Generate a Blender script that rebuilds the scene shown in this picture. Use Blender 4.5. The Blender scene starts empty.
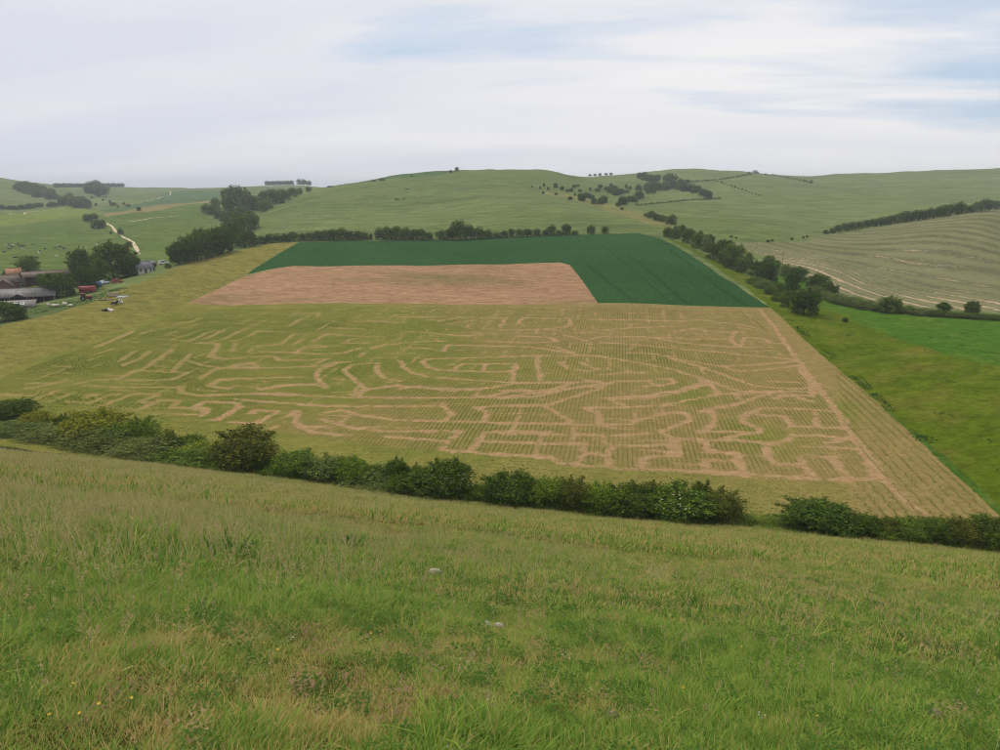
import bpy, bmesh, math, random
import numpy as np
from mathutils import Vector, Matrix
from mathutils.geometry import delaunay_2d_cdt

scene = bpy.context.scene
COL = scene.collection

# ------------------------------------------------------------------ camera
EYE = 60.0                         # eye height above datum (m)
PITCH = math.atan(185 / 750)       # camera looks down into the valley
cam_d = bpy.data.cameras.new('camera'); cam_d.sensor_width = 36.0; cam_d.lens = 27.0
cam_d.clip_start = 0.1; cam_d.clip_end = 30000
cam = bpy.data.objects.new('camera', cam_d); COL.objects.link(cam)
cam.location = (0, 0, EYE); cam.rotation_euler = (math.pi / 2 - PITCH, 0, 0)
scene.camera = cam

# ------------------------------------------------------------------ sky and sun
SUN_ELEV, SUN_AZ = math.radians(54), math.radians(-62)      # azimuth from +Y, clockwise positive
world = bpy.data.worlds.new('World'); scene.world = world; world.use_nodes = True
wn, wl = world.node_tree.nodes, world.node_tree.links
wn.clear()
w_out = wn.new('ShaderNodeOutputWorld'); w_bg = wn.new('ShaderNodeBackground'); w_bg.inputs[1].default_value = 0.1
sky = wn.new('ShaderNodeTexSky'); sky.sky_type = 'NISHITA'; sky.sun_disc = False
sky.sun_elevation = SUN_ELEV; sky.sun_rotation = SUN_AZ; sky.air_density = 1.0; sky.dust_density = 1.0; sky.ozone_density = 1.5
w_tc = wn.new('ShaderNodeTexCoord'); w_sep = wn.new('ShaderNodeSeparateXYZ')
wl.new(w_tc.outputs['Generated'], w_sep.inputs[0])
def wmath(op, a, b=None, clamp=False):
    n = wn.new('ShaderNodeMath'); n.operation = op; n.use_clamp = clamp
    for i, s in enumerate((a, b)):
        if s is None: continue
        if isinstance(s, (int, float)): n.inputs[i].default_value = s
        else: wl.new(s, n.inputs[i])
    return n.outputs[0]
# cloud deck: direction projected on a high flat layer
zz = wmath('ADD', wmath('MAXIMUM', w_sep.outputs[2], 0.0), 0.16)
cx = wmath('DIVIDE', w_sep.outputs[0], zz); cy = wmath('DIVIDE', w_sep.outputs[1], zz)
comb = wn.new('ShaderNodeCombineXYZ')
wl.new(wmath('MULTIPLY', cx, 0.6), comb.inputs[0]); wl.new(wmath('ADD', wmath('MULTIPLY', cy, 1.7), wmath('MULTIPLY', cx, 0.22)), comb.inputs[1])
n1 = wn.new('ShaderNodeTexNoise'); n1.inputs['Scale'].default_value = 1.15; n1.inputs['Detail'].default_value = 7; n1.inputs['Roughness'].default_value = 0.52; n1.inputs['Distortion'].default_value = 0.5
wl.new(comb.outputs[0], n1.inputs['Vector'])
n2 = wn.new('ShaderNodeTexNoise'); n2.inputs['Scale'].default_value = 0.5; n2.inputs['Detail'].default_value = 3
wl.new(comb.outputs[0], n2.inputs['Vector'])
# thinner veil towards the right of the view
thin = wmath('MULTIPLY', wmath('ADD', w_sep.outputs[0], 0.08), 0.26)
low = wmath('ADD', wmath('MULTIPLY', wmath('SUBTRACT', 1.0, wmath('MULTIPLY', w_sep.outputs[2], 8.5), True), 0.45), wmath('MULTIPLY', wmath('MULTIPLY', wmath('SUBTRACT', w_sep.outputs[2], 0.165), 9.0, True), 0.22))
cov = wmath('ADD', wmath('ADD', wmath('SUBTRACT', n1.outputs[0], thin), low), wmath('MULTIPLY', n2.outputs[0], 0.35))
r1 = wn.new('ShaderNodeMapRange'); r1.inputs[1].default_value = 0.42; r1.inputs[2].default_value = 0.66; r1.inputs[3].default_value = 0.0; r1.inputs[4].default_value = 1.0
wl.new(cov, r1.inputs[0])
ctint = wn.new('ShaderNodeMix'); ctint.data_type = 'RGBA'
ctint.inputs['A'].default_value = (6.7, 6.9, 7.7, 1); ctint.inputs['B'].default_value = (8.3, 8.2, 8.3, 1)
r2 = wn.new('ShaderNodeMapRange'); r2.inputs[1].default_value = 0.3; r2.inputs[2].default_value = 0.62
wl.new(wmath('ADD', n2.outputs[0], wmath('MULTIPLY', w_sep.outputs[0], 0.30)), r2.inputs[0]); wl.new(r2.outputs[0], ctint.inputs['Factor'])
wmix = wn.new('ShaderNodeMix'); wmix.data_type = 'RGBA'
veil = wn.new('ShaderNodeMix'); veil.data_type = 'RGBA'; veil.inputs['Factor'].default_value = .78; veil.inputs['B'].default_value = (5.2, 6.4, 8.0, 1); wl.new(sky.outputs[0], veil.inputs['A'])
wl.new(r1.outputs[0], wmix.inputs['Factor']); wl.new(veil.outputs['Result'], wmix.inputs['A']); wl.new(ctint.outputs['Result'], wmix.inputs['B'])
wl.new(wmix.outputs['Result'], w_bg.inputs[0]); wl.new(w_bg.outputs[0], w_out.inputs[0])

sun_d = bpy.data.lights.new('sun', 'SUN'); sun_d.energy = 1.8; sun_d.angle = math.radians(10); sun_d.color = (1.0, 0.94, 0.84)
sun = bpy.data.objects.new('sun', sun_d); COL.objects.link(sun)
sd = Vector((math.sin(SUN_AZ) * math.cos(SUN_ELEV), math.cos(SUN_AZ) * math.cos(SUN_ELEV), math.sin(SUN_ELEV)))
sun.rotation_euler = (-sd).to_track_quat('-Z', 'Y').to_euler(); sun.location = (0, 0, 300)
vs = scene.view_settings; vs.view_transform = 'Standard'; vs.look = 'None'; vs.exposure = 0.14; vs.gamma = 1.0; vs.use_curve_mapping = False
scene.render.engine = 'CYCLES'
scene.cycles.filter_width = 1.0; scene.cycles.use_adaptive_sampling = True; scene.cycles.adaptive_threshold = .02
scene.cycles.volume_bounces = 0; scene.cycles.max_bounces = 4; scene.cycles.transparent_max_bounces = 4

# ------------------------------------------------------------------ numeric helpers
rng = np.random.default_rng(7)
_tab = rng.random((512, 512))
def vnoise(x, y):
    xi = np.floor(x).astype(int); yi = np.floor(y).astype(int)
    fx = x - xi; fy = y - yi; fx = fx * fx * (3 - 2 * fx); fy = fy * fy * (3 - 2 * fy)
    a = _tab[xi % 512, yi % 512]; b = _tab[(xi + 1) % 512, yi % 512]; c = _tab[xi % 512, (yi + 1) % 512]; d = _tab[(xi + 1) % 512, (yi + 1) % 512]
    return (a * (1 - fx) + b * fx) * (1 - fy) + (c * (1 - fx) + d * fx) * fy * 1.0
def fbm(x, y, o=3):
    s = 0; a = 1; t = 0
    for k in range(o):
        s = s + a * vnoise(x * 2 ** k + 17.3 * k, y * 2 ** k - 9.1 * k); t += a; a *= .5
    return s / t - .5

CP, SP = math.cos(PITCH), math.sin(PITCH)
def slope(u, v):
    b = (375 - v) / 750; yd = CP + b * SP
    return ((u - 500) / 750) / yd, (b * CP - SP) / yd          # dX/dY, dZ/dY along the sight line

# survey of the land: (u, v, forward distance) sightings, and (X/Y, distance, height over eye) spot heights
SIGHT = [(500,470,104),(250,440,118),(760,480,101),(500,400,142),(150,380,154),(800,400,142),(500,350,187),(250,350,187),(750,350,187),
 (500,303,252),(230,303,252),(760,305,249),(300,265,331),(560,265,331),(690,265,331),(500,238,423),(310,241,418),(620,234,440),
 (0,340,200),(0,320,236),(0,400,138),(170,264,348),(60,311,243),(115,297,262),(40,290,310),(5,300,300),(100,277,355),(130,282,300),(150,262,390),
 (60,245,550),(20,255,470),(10,235,620),(50,220,800),(60,212,1000),(30,196,1300),(0,178,1750),(60,186,1750),(120,188,2300),(90,200,1300),
 (130,216,800),(170,201,1300),(200,190.5,2400),(140,245,525),(180,235,600),(170,255,440),(240,215,720),(225,245,425),(300,186,1900),(150,205,1150),
 (270,226,520),(280,201,800),(320,188,1020),(400,210,610),(400,190,790),(400,174.5,1000),(457,171,980),(457,180,860),(550,171,1050),(550,205,590),(550,225,470),
 (500,190,740),(500,215,540),(640,226,480),(680,216,570),(600,196,820),(600,182,1080),(640,173,1350),(700,190,930),(700,170,1550),(700,210,630),
 (655,188,1000),(760,230,485),(780,200,830),(850,200,850),(760,174.5,1480),(900,172,1550),(1000,169,1550),(1000,190,1050),(900,190,1050),(820,182,1200),
 (830,235,500),(1000,213,470),(920,223,480),(1000,250,380),(1000,290,285),(900,290,298),(900,250,395),(800,262,362),(840,290,303),
 (900,330,215),(1000,330,213),(1000,450,112),(800,310,243),(700,240,418),(740,270,338),(770,250,400)]
SPOT = [(0,60,-41),(-.7,75,-40),(.75,60,-42),(0,25,-42),(-.7,25,-42),(.75,25,-42),
 (-.05,1500,0),(.05,1700,0),(-.15,1500,-15),(.15,1900,10),(.3,2300,15),(.5,2300,15),(.75,2300,10),(.75,1050,5),
 (-.6,2600,-5),(-.7,2600,10),(-.4,3000,-12),(-.2,3000,-15),(.0,4000,-40),(-.6,4500,-60),(.5,4500,-60),(0,9000,-150),(-1.1,9000,-150),(1.1,9000,-150),
 (.72,560,-24),(.5,600,-24),(-1.1,150,-38),(-1.1,320,-36),(-1.1,900,-10),(-1.1,2000,30),(1.1,150,-38),(1.1,320,-28),(1.1,600,-8),(1.1,1500,40),
 (-1.1,60,-38),(1.1,60,-42)]
_P = []
for u, v, Y in SIGHT:
    a, t = slope(u, v); _P.append((a, Y, t * Y))
_P += SPOT
_P = np.array(_P)
def _wc(a, Y): return np.stack([a * 2.6, np.log(Y)], -1)
def tps_fit(c, z, lam):
    n = len(c); r2 = ((c[:, None] - c[None]) ** 2).sum(-1)
    K = np.where(r2 > 0, r2 * np.log(r2 + 1e-12), 0) + lam * np.eye(n)
    Q = np.concatenate([np.ones((n, 1)), c], 1)
    A = np.block([[K, Q], [Q.T, np.zeros((3, 3))]])
    return np.linalg.solve(A, np.concatenate([z, np.zeros(3)]))
def tps_eval(w, c, q):
    out = np.zeros(len(q))
    for i in range(0, len(q), 20000):
        p = q[i:i + 20000]; r2 = ((p[:, None] - c[None]) ** 2).sum(-1)
        K = np.where(r2 > 0, r2 * np.log(r2 + 1e-12), 0)
        out[i:i + 20000] = K @ w[:len(c)] + w[len(c)] + p @ w[len(c) + 1:]
    return out
_c = _wc(_P[:, 0], _P[:, 1]); _w = tps_fit(_c, _P[:, 2], 0.002)
GA = np.linspace(-1.25, 1.25, 260); GL = np.linspace(math.log(20), math.log(9500), 360)
_gA, _gL = np.meshgrid(GA, GL, indexing='ij')
GRID = tps_eval(_w, _c, np.stack([_gA.ravel() * 2.6, _gL.ravel()], -1)).reshape(260, 360)
def valley(x, y):
    Y = np.clip(y, 20, 9400); r = np.hypot(x, y)
    a = np.clip(x / Y, -1.249, 1.249)
    Y = np.where(np.abs(x) > 1.249 * Y, np.clip(r * .62, 20, 9400), Y)
    fa = (a - GA[0]) / (GA[1] - GA[0]); fl = (np.log(Y) - GL[0]) / (GL[1] - GL[0])
    i = np.clip(fa.astype(int), 0, 258); j = np.clip(fl.astype(int), 0, 358); fa = fa - i; fl = fl - j
    return (GRID[i, j] * (1 - fa) + GRID[i + 1, j] * fa) * (1 - fl) + (GRID[i, j + 1] * (1 - fa) + GRID[i + 1, j + 1] * fa) * fl
def slope_plane(x, y):
    p = -1.6 - .418 * y - .112 * x - .012 * np.maximum(y, 0) * np.exp(-(x / (np.abs(y) + 5)) ** 2 / .12)
    top = 25.0
    return np.where(p > 0, top * (1 - np.exp(-np.maximum(p, 0) / top)), p)
def height(x, y):
    x = np.asarray(x, float); y = np.asarray(y, float)
    p = slope_plane(x, y); v = valley(x, y)
    k = 2.0; d = p - v
    h = np.maximum(p, v) + k * np.log1p(np.exp(-np.abs(d) / k)) * np.exp(-np.abs(d) / 6)
    r = np.hypot(x, y)
    near = np.clip(1.0 - (r - 8) / 70, .0, 1); on = 1 / (1 + np.exp(-np.clip(d, -30, 30)))
    h = h + on * (fbm(x * .9 + 40, y * .9 + 11, 2) * .16 * near + fbm(x * .18, y * .18, 2) * .55 * np.clip((r - 3) / 12, 0, 1))
    h = h + (1 - on) * (fbm(x * .012 + 5, y * .012 + 7, 3) * np.clip((r - 250) / 500, 0, 1) * 9 + fbm(x * .05 + 9, y * .05, 2) * np.clip((r - 120) / 200, 0.1, 1) * 1.0)
    return EYE + h
def zat(x, y): return float(height(np.array([x]), np.array([y]))[0])
_YS = np.exp(np.linspace(math.log(2.0), math.log(6000), 1400))
def at_many(uv):
    out = []
    for u, v in uv:
        a, t = slope(u, v)
        hz = height(a * _YS, _YS); ray = EYE + t * _YS
        w = np.nonzero(hz >= ray)[0]
        if len(w) == 0:
            j = int(np.argmin((ray - hz) / _YS)); Y = _YS[j]
        else:
            j = max(w[0], 1); d0 = ray[j - 1] - hz[j - 1]; d1 = hz[j] - ray[j]
            Y = _YS[j - 1] + (_YS[j] - _YS[j - 1]) * (d0 / max(d0 + d1, 1e-9))
        x = a * Y; out.append((x, Y))
    o = np.array(out); return np.column_stack([o, height(o[:, 0], o[:, 1])])
def at(u, v): return Vector(at_many([(u, v)])[0])

# ------------------------------------------------------------------ materials
MATS = {}
def nt(name):
    m = bpy.data.materials.new(name); m.use_nodes = True; MATS[name] = m
    return m, m.node_tree.nodes, m.node_tree.links, m.node_tree.nodes['Principled BSDF']
def C(r, g, b): return (r, g, b, 1)
def S(r, g, b):                     # sRGB 0-255 -> linear
    f = lambda c: ((c / 255 + .055) / 1.055) ** 2.4 if c > 10 else c / 255 / 12.92
    return (f(r), f(g), f(b), 1)
def noise(n, l, scale, detail=4, rough=.55, vec=None, stretch=None, rot=0):
    t = n.new('ShaderNodeTexNoise'); t.inputs['Scale'].default_value = scale; t.inputs['Detail'].default_value = detail; t.inputs['Roughness'].default_value = rough
    if vec is None:
        g = n.new('ShaderNodeNewGeometry'); vec = g.outputs['Position']
    if stretch:
        mp = n.new('ShaderNodeMapping'); mp.vector_type = 'TEXTURE'; mp.inputs['Scale'].default_value = stretch; mp.inputs['Rotation'].default_value = (0, 0, rot)
        l.new(vec, mp.inputs[0]); vec = mp.outputs[0]
    l.new(vec, t.inputs['Vector']); return t.outputs[0]
def ramp(n, l, fac, lo, hi):
    r = n.new('ShaderNodeMapRange'); r.inputs[1].default_value = lo; r.inputs[2].default_value = hi; l.new(fac, r.inputs[0]); return r.outputs[0]
def mix(n, l, fac, a, b, mode='MIX'):
    m = n.new('ShaderNodeMix'); m.data_type = 'RGBA'; m.blend_type = mode
    for sock, val in (('Factor', fac), ('A', a), ('B', b)):
        if isinstance(val, (int, float)): m.inputs[sock].default_value = val
        elif isinstance(val, tuple): m.inputs[sock].default_value = val
        else: l.new(val, m.inputs[sock])
    return m.outputs['Result']
def mmath(n, l, op, a, b=None):
    t = n.new('ShaderNodeMath'); t.operation = op
    for i, s in enumerate((a, b)):
        if s is None: continue
        if isinstance(s, (int, float)): t.inputs[i].default_value = s
        else: l.new(s, t.inputs[i])
    return t.outputs[0]
def bump(n, l, bs, h, strength, dist):
    b = n.new('ShaderNodeBump'); b.inputs['Strength'].default_value = strength; b.inputs['Distance'].default_value = dist
    l.new(h, b.inputs['Height']); l.new(b.outputs[0], bs.inputs['Normal'])
def attr(n, name, kind='GEOMETRY'):
    a = n.new('ShaderNodeAttribute'); a.attribute_name = name; a.attribute_type = kind; return a.outputs['Fac']

def ground(name, a, b, c, s1, s2, bs_scale=1.0, bdist=.3, stretch=None, rot=0, fine=1.5):
    """three earth/grass tones: broad drift a-b, patches of c, fine grain"""
    m, n, l, bsdf = nt(name)
    f1 = ramp(n, l, noise(n, l, s1, 4, .6, None, stretch, rot), .35, .65)
    f2 = ramp(n, l, noise(n, l, s2, 5, .65, None, stretch, rot), .5, .72)
    col = mix(n, l, f1, a, b); col = mix(n, l, f2, col, c)
    fn = noise(n, l, fine, 6, .7, None, stretch, rot)
    col = mix(n, l, 1.0, col, mix(n, l, ramp(n, l, fn, .3, .7), C(.68, .68, .66), C(1.28, 1.28, 1.25)), 'MULTIPLY')
    mid = noise(n, l, fine * .3, 4, .7, None, stretch, rot)
    col = mix(n, l, 1.0, col, mix(n, l, ramp(n, l, mid, .35, .65), C(.80, .81, .80), C(1.2, 1.19, 1.18)), 'MULTIPLY')
    l.new(col, bsdf.inputs['Base Color']); bsdf.inputs['Roughness'].default_value = .95; bsdf.inputs['Specular IOR Level'].default_value = .0
    bump(n, l, bsdf, noise(n, l, bs_scale, 4, .7, None, stretch, rot), .6, bdist)
    return m
def plain(name, col, rough=.8, var=.25, scale=3.0, metallic=0, stretch=None, dark=None):
    m, n, l, bsdf = nt(name)
    tc = n.new('ShaderNodeTexCoord')
    f = noise(n, l, scale, 5, .6, tc.outputs['Object'], stretch)
    lo = dark or tuple(c * (1 - var) for c in col[:3]) + (1,); hi = tuple(min(1, c * (1 + var)) for c in col[:3]) + (1,)
    l.new(mix(n, l, ramp(n, l, f, .35, .65), lo, hi), bsdf.inputs['Base Color'])
    bsdf.inputs['Roughness'].default_value = rough; bsdf.inputs['Metallic'].default_value = metallic
    bump(n, l, bsdf, f, .25, .02)
    return m

# ------------------------------------------------------------------ land parcels (outlines sighted on the land)
def W(pts): return at_many(pts)[:, :2]
k_corner = (187, 303.5)
PARCELS = []     # (name, material, label?, outline xy) ; later ones lie on top of earlier ones in the test order
def parcel(name, mat, pts, ext=None):
    w = W(pts)
    if ext is not None: w = np.vstack([w, np.array(ext, float)])
    PARCELS.append([name, mat, w])

ground('down_grass', S(92,106,60), S(108,117,72), S(84,98,55), .004, .02, .25, .5, (2.2, .8, 1), .2, .22)
ground('down_grass_far', S(98,110,66), S(114,119,76), S(90,103,60), .003, .012, .2, .5, (2.5, .8, 1), .1, .12)
ground('far_crop', S(72,96,58), S(80,102,62), S(84,104,62), .004, .02, .4, .2, None, 0, .2)
ground('cow_pasture', S(92,108,52), S(82,100,50), S(102,114,58), .008, .03, .5, .25, None, 0, .35)
ground('lush_pasture', S(64,98,28), S(72,100,30), S(86,103,36), .02, .06, 1.0, .25, None, 0, .8)
ground('rough_pasture', S(82,97,20), S(76,92,20), S(104,101,42), .02, .09, 1.0, .25, (1.6, .8, 1), .5, .9)
ground('yellow_ley', S(112,122,54), S(102,116,52), S(120,124,60), .01, .03, .5, .2, None, 0, .4)
ground('hay_meadow', S(126,118,62), S(114,110,56), S(90,94,46), .02, .22, .5, .5, (1.5, .8, 1), -.5, .8)
ground('bare_soil', S(154,122,94), S(146,115,87), S(120,106,70), .015, .03, .8, .25, (1.8, .9, 1), 0, .9)
ground('fallow', S(126,116,76), S(134,120,80), S(110,108,68), .01, .03, .4, .2, (3, .6, 1), 0, .4)
ground('down_dry', S(114,114,68), S(122,118,74), S(100,106,62), .02, .05, .4, .2, (2, .8, 1), -.4, .4)
ground('chalk', S(206,192,166), S(190,172,142), S(168,150,120), .05, .2, 2, .05, None, 0, 1)
ground('grass_slope', S(62,66,30), S(80,72,40), S(50,62,24), .12, .35, 4, .08, None, 0, 5)
ground('verge', S(60,88,30), S(72,98,34), S(92,100,44), .05, .2, 1.2, .3, None, 0, 1.2)
# standing crop: dark green, faint drill lines
m, n, l, bsdf = nt('green_crop')
f1 = ramp(n, l, noise(n, l, .02, 4), .35, .65); f2 = noise(n, l, .7, 6, .75, None, (.5, 3.0, 1), -.17)
col = mix(n, l, f1, S(44,76,40), S(51,83,45)); col = mix(n, l, 1.0, col, mix(n, l, ramp(n, l, f2, .3, .7), C(.62, .64, .62), C(1.35, 1.32, 1.25)), 'MULTIPLY')
l.new(col, bsdf.inputs['Base Color']); bsdf.inputs['Roughness'].default_value = .95; bsdf.inputs['Specular IOR Level'].default_value = .0
bump(n, l, bsdf, noise(n, l, 1.2, 5, .7), .8, .5)
plain('crop_track', S(34,58,32), 1.0); MATS['crop_track'].node_tree.nodes['Principled BSDF'].inputs['Specular IOR Level'].default_value = 0
# maize stubble: soil, straw and weeds; 'path' is where the maze was cut, 'weed' where green has come back
m, n, l, bsdf = nt('maize_ground')
soil = mix(n, l, ramp(n, l, noise(n, l, .25, 6, .7), .3, .7), S(126,110,68), S(144,122,80))
green = mix(n, l, ramp(n, l, noise(n, l, .12, 5, .65), .35, .65), S(102,110,46), S(124,120,60))
pth = attr(n, 'path'); wd = attr(n, 'weed')
nz = noise(n, l, .9, 5, .7)
wfac = ramp(n, l, mmath(n, l, 'ADD', wd, mmath(n, l, 'MULTIPLY', nz, .9)), .5, 1.3)
base = mix(n, l, mmath(n, l, 'MULTIPLY', wfac, .9), mix(n, l, .12, soil, green), green)
pfac = ramp(n, l, mmath(n, l, 'ADD', pth, mmath(n, l, 'MULTIPLY', noise(n, l, .6, 5, .7), .9)), .75, 1.1)
pfac = mmath(n, l, 'MULTIPLY', pfac, ramp(n, l, wd, 2.3, .7))
col = mix(n, l, pfac, base, mix(n, l, ramp(n, l, nz, .35, .65), S(146,119,84), S(166,137,102)))
fine = noise(n, l, 2.0, 5, .8)
col = mix(n, l, 1.0, col, mix(n, l, ramp(n, l, noise(n, l, .55, 5, .75), .3, .7), C(.82, .84, .80), C(1.2, 1.18, 1.18)), 'MULTIPLY')
col = mix(n, l, 1.0, col, mix(n, l, ramp(n, l, fine, .3, .7), C(.75, .75, .74), C(1.2, 1.2, 1.18)), 'MULTIPLY')
l.new(col, bsdf.inputs['Base Color']); bsdf.inputs['Roughness'].default_value = .95; bsdf.inputs['Specular IOR Level'].default_value = .0
bump(n, l, bsdf, noise(n, l, 1.6, 5, .7), .7, .2)
# strip field: swathes along the hillside, ragged pale stones/straw
m, n, l, bsdf = nt('strip_ground')
ac = attr(n, 'across')
wob = mmath(n, l, 'ADD', ac, mmath(n, l, 'MULTIPLY', mmath(n, l, 'SUBTRACT', noise(n, l, .04, 4), .5), .3))
sw = mmath(n, l, 'PINGPONG', mmath(n, l, 'MULTIPLY', wob, 1.5), .5)                     # 0 at swathe centre
fine = noise(n, l, .8, 6, .8, None, (1.3, .8, 1), -.25)
pal = ramp(n, l, mmath(n, l, 'SUBTRACT', mmath(n, l, 'ADD', fine, mmath(n, l, 'MULTIPLY', noise(n, l, .03, 3), .45)), mmath(n, l, 'ADD', mmath(n, l, 'MULTIPLY', sw, .95), mmath(n, l, 'MULTIPLY', ac, .030))), .60, .70)
drk = ramp(n, l, mmath(n, l, 'SUBTRACT', mmath(n, l, 'ADD', noise(n, l, .3, 6, .7), .14), mmath(n, l, 'MULTIPLY', sw, .8)), .38, .6)
col = mix(n, l, ramp(n, l, noise(n, l, .03, 5), .35, .65), S(112,113,78), S(122,121,86))
col = mix(n, l, mmath(n, l, 'MULTIPLY', drk, .6), col, S(78,77,58))
col = mix(n, l, pal, col, S(176,154,124))
col = mix(n, l, 1.0, col, mix(n, l, ramp(n, l, noise(n, l, .9, 6, .75), .3, .7), C(.78, .78, .77), C(1.18, 1.18, 1.16)), 'MULTIPLY')
l.new(col, bsdf.inputs['Base Color']); bsdf.inputs['Roughness'].default_value = .95; bsdf.inputs['Specular IOR Level'].default_value = .0
bump(n, l, bsdf, fine, .6, .3)

# --- outlines
parcel('far_pasture', 'down_grass_far', [(610,171.5),(650,186),(700,205),(760,226),(812,241),(835,233),(905,221),(999,206)], ext=[(900,800),(2600,1900),(1300,3300),(300,1700)])
parcel('cow_pasture', 'cow_pasture', [(0,253),(0,227),(30,224),(70,219),(100,215.5),(106,216),(118,227),(133,241),(141,255),(122,271),(80,290),(30,295),(0,298)], ext=[(-420,330),(-520,440)])
parcel('ley_field', 'yellow_ley', [(0,226),(30,223),(70,218),(100,215),(104,212),(85,207),(62,206),(30,211),(0,216)], ext=[(-620,760),(-560,700)])
parcel('green_pasture', 'cow_pasture', [(107,216.5),(150,209),(215,201),(205,212),(232,225),(200,240),(176,254),(150,264),(143,257),(134,241),(119,227)])
parcel('fallow_strip', 'fallow', [(103,214.5),(140,208),(180,203),(218,199.5),(216,202.5),(170,208),(130,213),(107,217)])
parcel('far_crop_field', 'far_crop', [(112,212),(150,205),(218,198.5),(232,192),(190,190.6),(165,192),(160,197),(140,204),(100,211)])
parcel('hilltop_field', 'far_crop', [(318,188),(360,183),(420,177),(455,173),(454,170.5),(400,173.5),(340,182),(318,186)])
parcel('worn_track', 'down_dry', [(545,191.5),(575,196),(600,202),(640,213),(692,231),(676,232),(640,221),(600,208),(575,200.5),(545,194)])
parcel('chalk_track', 'chalk', [(105,222),(106.5,224),(113,230),(121,236.5),(131,242.5),(134.5,249),(138,254.5),(140.5,254),(139,249),(134.5,242),(122.5,234.5),(115,228.5),(108,223)])
parcel('hay_meadow', 'hay_meadow', [(0,372),(60,352),(125,329),k_corner,(247,274),(299,242),(270,243.5),(240,250),(205,258.5),(170,270),(148,279.5),(118,290),(90,303),(60,312),(30,319),(0,326)], ext=[(-330,225),(-260,150)])
parcel('maize_field', 'maize_ground', [(0,372),(60,352),(125,329),k_corner,(300,303.6),(420,303.6),(598,303.2),(690,306),(770,308),(800,333),(855,382),(910,433),(955,475),(1000,516)], ext=[(61,74),(20,83),(-40,96),(-90,110),(-170,128),(-245,140)])
parcel('ploughed_strip', 'bare_soil', [k_corner,(215,290),(247,275),(275,268.5),(293,266),(380,265.5),(470,264.5),(560,262.5),(570,265),(582,280),(598,303.2),(420,303.6),(300,303.6)])
parcel('crop_field', 'green_crop', [(247,274.5),(272,258),(299,242.5),(340,241),(420,240),(520,237),(600,234),(638,233),(660,238.5),(700,261),(735,284),(770,307.5),(690,305.6),(598,303),(582,280),(570,265),(560,262.3),(470,264.3),(380,265.3),(293,265.8),(275,268.3)])
parcel('rough_pasture', 'rough_pasture', [(772,308.5),(742,284),(703,258),(668,240),(672,239),(700,252),(735,270),(766,283),(790,292),(806,299),(850,317),(900,339),(960,357),(1000,365)], ext=[(175,178),(110,66),(63,73)])
parcel('lush_pasture', 'lush_pasture', [(766,284),(790,293),(806,300),(850,318),(900,340),(960,358),(1000,366)], ext=[(220,190),(280,260)])
PARCELS[-1][2] = np.vstack([PARCELS[-1][2], W([(1000,318),(930,316),(880,312),(840,304),(815,290),(800,280),(783,272)])])
parcel('strip_field', 'strip_ground', [(720,243),(760,242),(812,241),(835,233.5),(905,222),(960,213.5),(1000,207)], ext=[(520,560),(400,300)])
PARCELS[-1][2] = np.vstack([PARCELS[-1][2], W([(1000,313),(930,308),(880,302),(840,293),(815,281),(795,270),(770,258)])])

# maze paths (sighted from the slope), each list in zoomed survey frames: (u0, v0, px per unit)
MZ = []
def mz(u0, v0, k, *lines):
    for ln in lines: MZ.append([(u0 + x / k, v0 + y / k) for x, y in ln])
mz(0,300,4, [(300,335),(380,320),(460,318),(560,322),(690,318),(755,290)],[(470,318),(540,282),(690,290),(760,288)],[(570,278),(620,245),(690,200)],[(690,285),(740,235),(765,215)],
 [(740,240),(810,262),(900,272),(1000,268)],[(800,315),(860,278),(920,270),(1000,250)],[(490,262),(560,235),(600,205)],[(480,243),(540,205)],[(330,340),(470,350),(640,350),(740,348)],
 [(840,345),(880,320),(930,320)],[(840,345),(920,355)],[(720,345),(720,370),(790,382),(1000,375)],[(0,378),(130,382)],[(105,355),(240,330),(260,318)],[(110,333),(230,333)],
 [(130,400),(240,360)],[(190,408),(300,370)],[(260,408),(360,412),(440,380),(480,378)],[(340,390),(390,378),(345,378)],[(390,430),(470,400),(540,375),(640,378),(560,405),(600,415),(650,400),(720,405),(690,430)],
 [(400,430),(560,440),(640,400)],[(600,455),(800,460),(840,435),(690,430)],[(840,435),(780,430),(820,408),(930,410),(960,415)],[(870,475),(960,425)],[(840,215),(870,190),(860,175),(780,175)],[(840,215),(880,235),(1000,230)],
 [(930,205),(945,170)],[(760,165),(830,130),(890,125)],[(900,155),(950,128)],[(380,187),(530,124)],[(390,189),(530,128)],[(390,215),(450,195)],[(560,135),(620,120)],[(640,95),(760,90),(800,75)])
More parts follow.
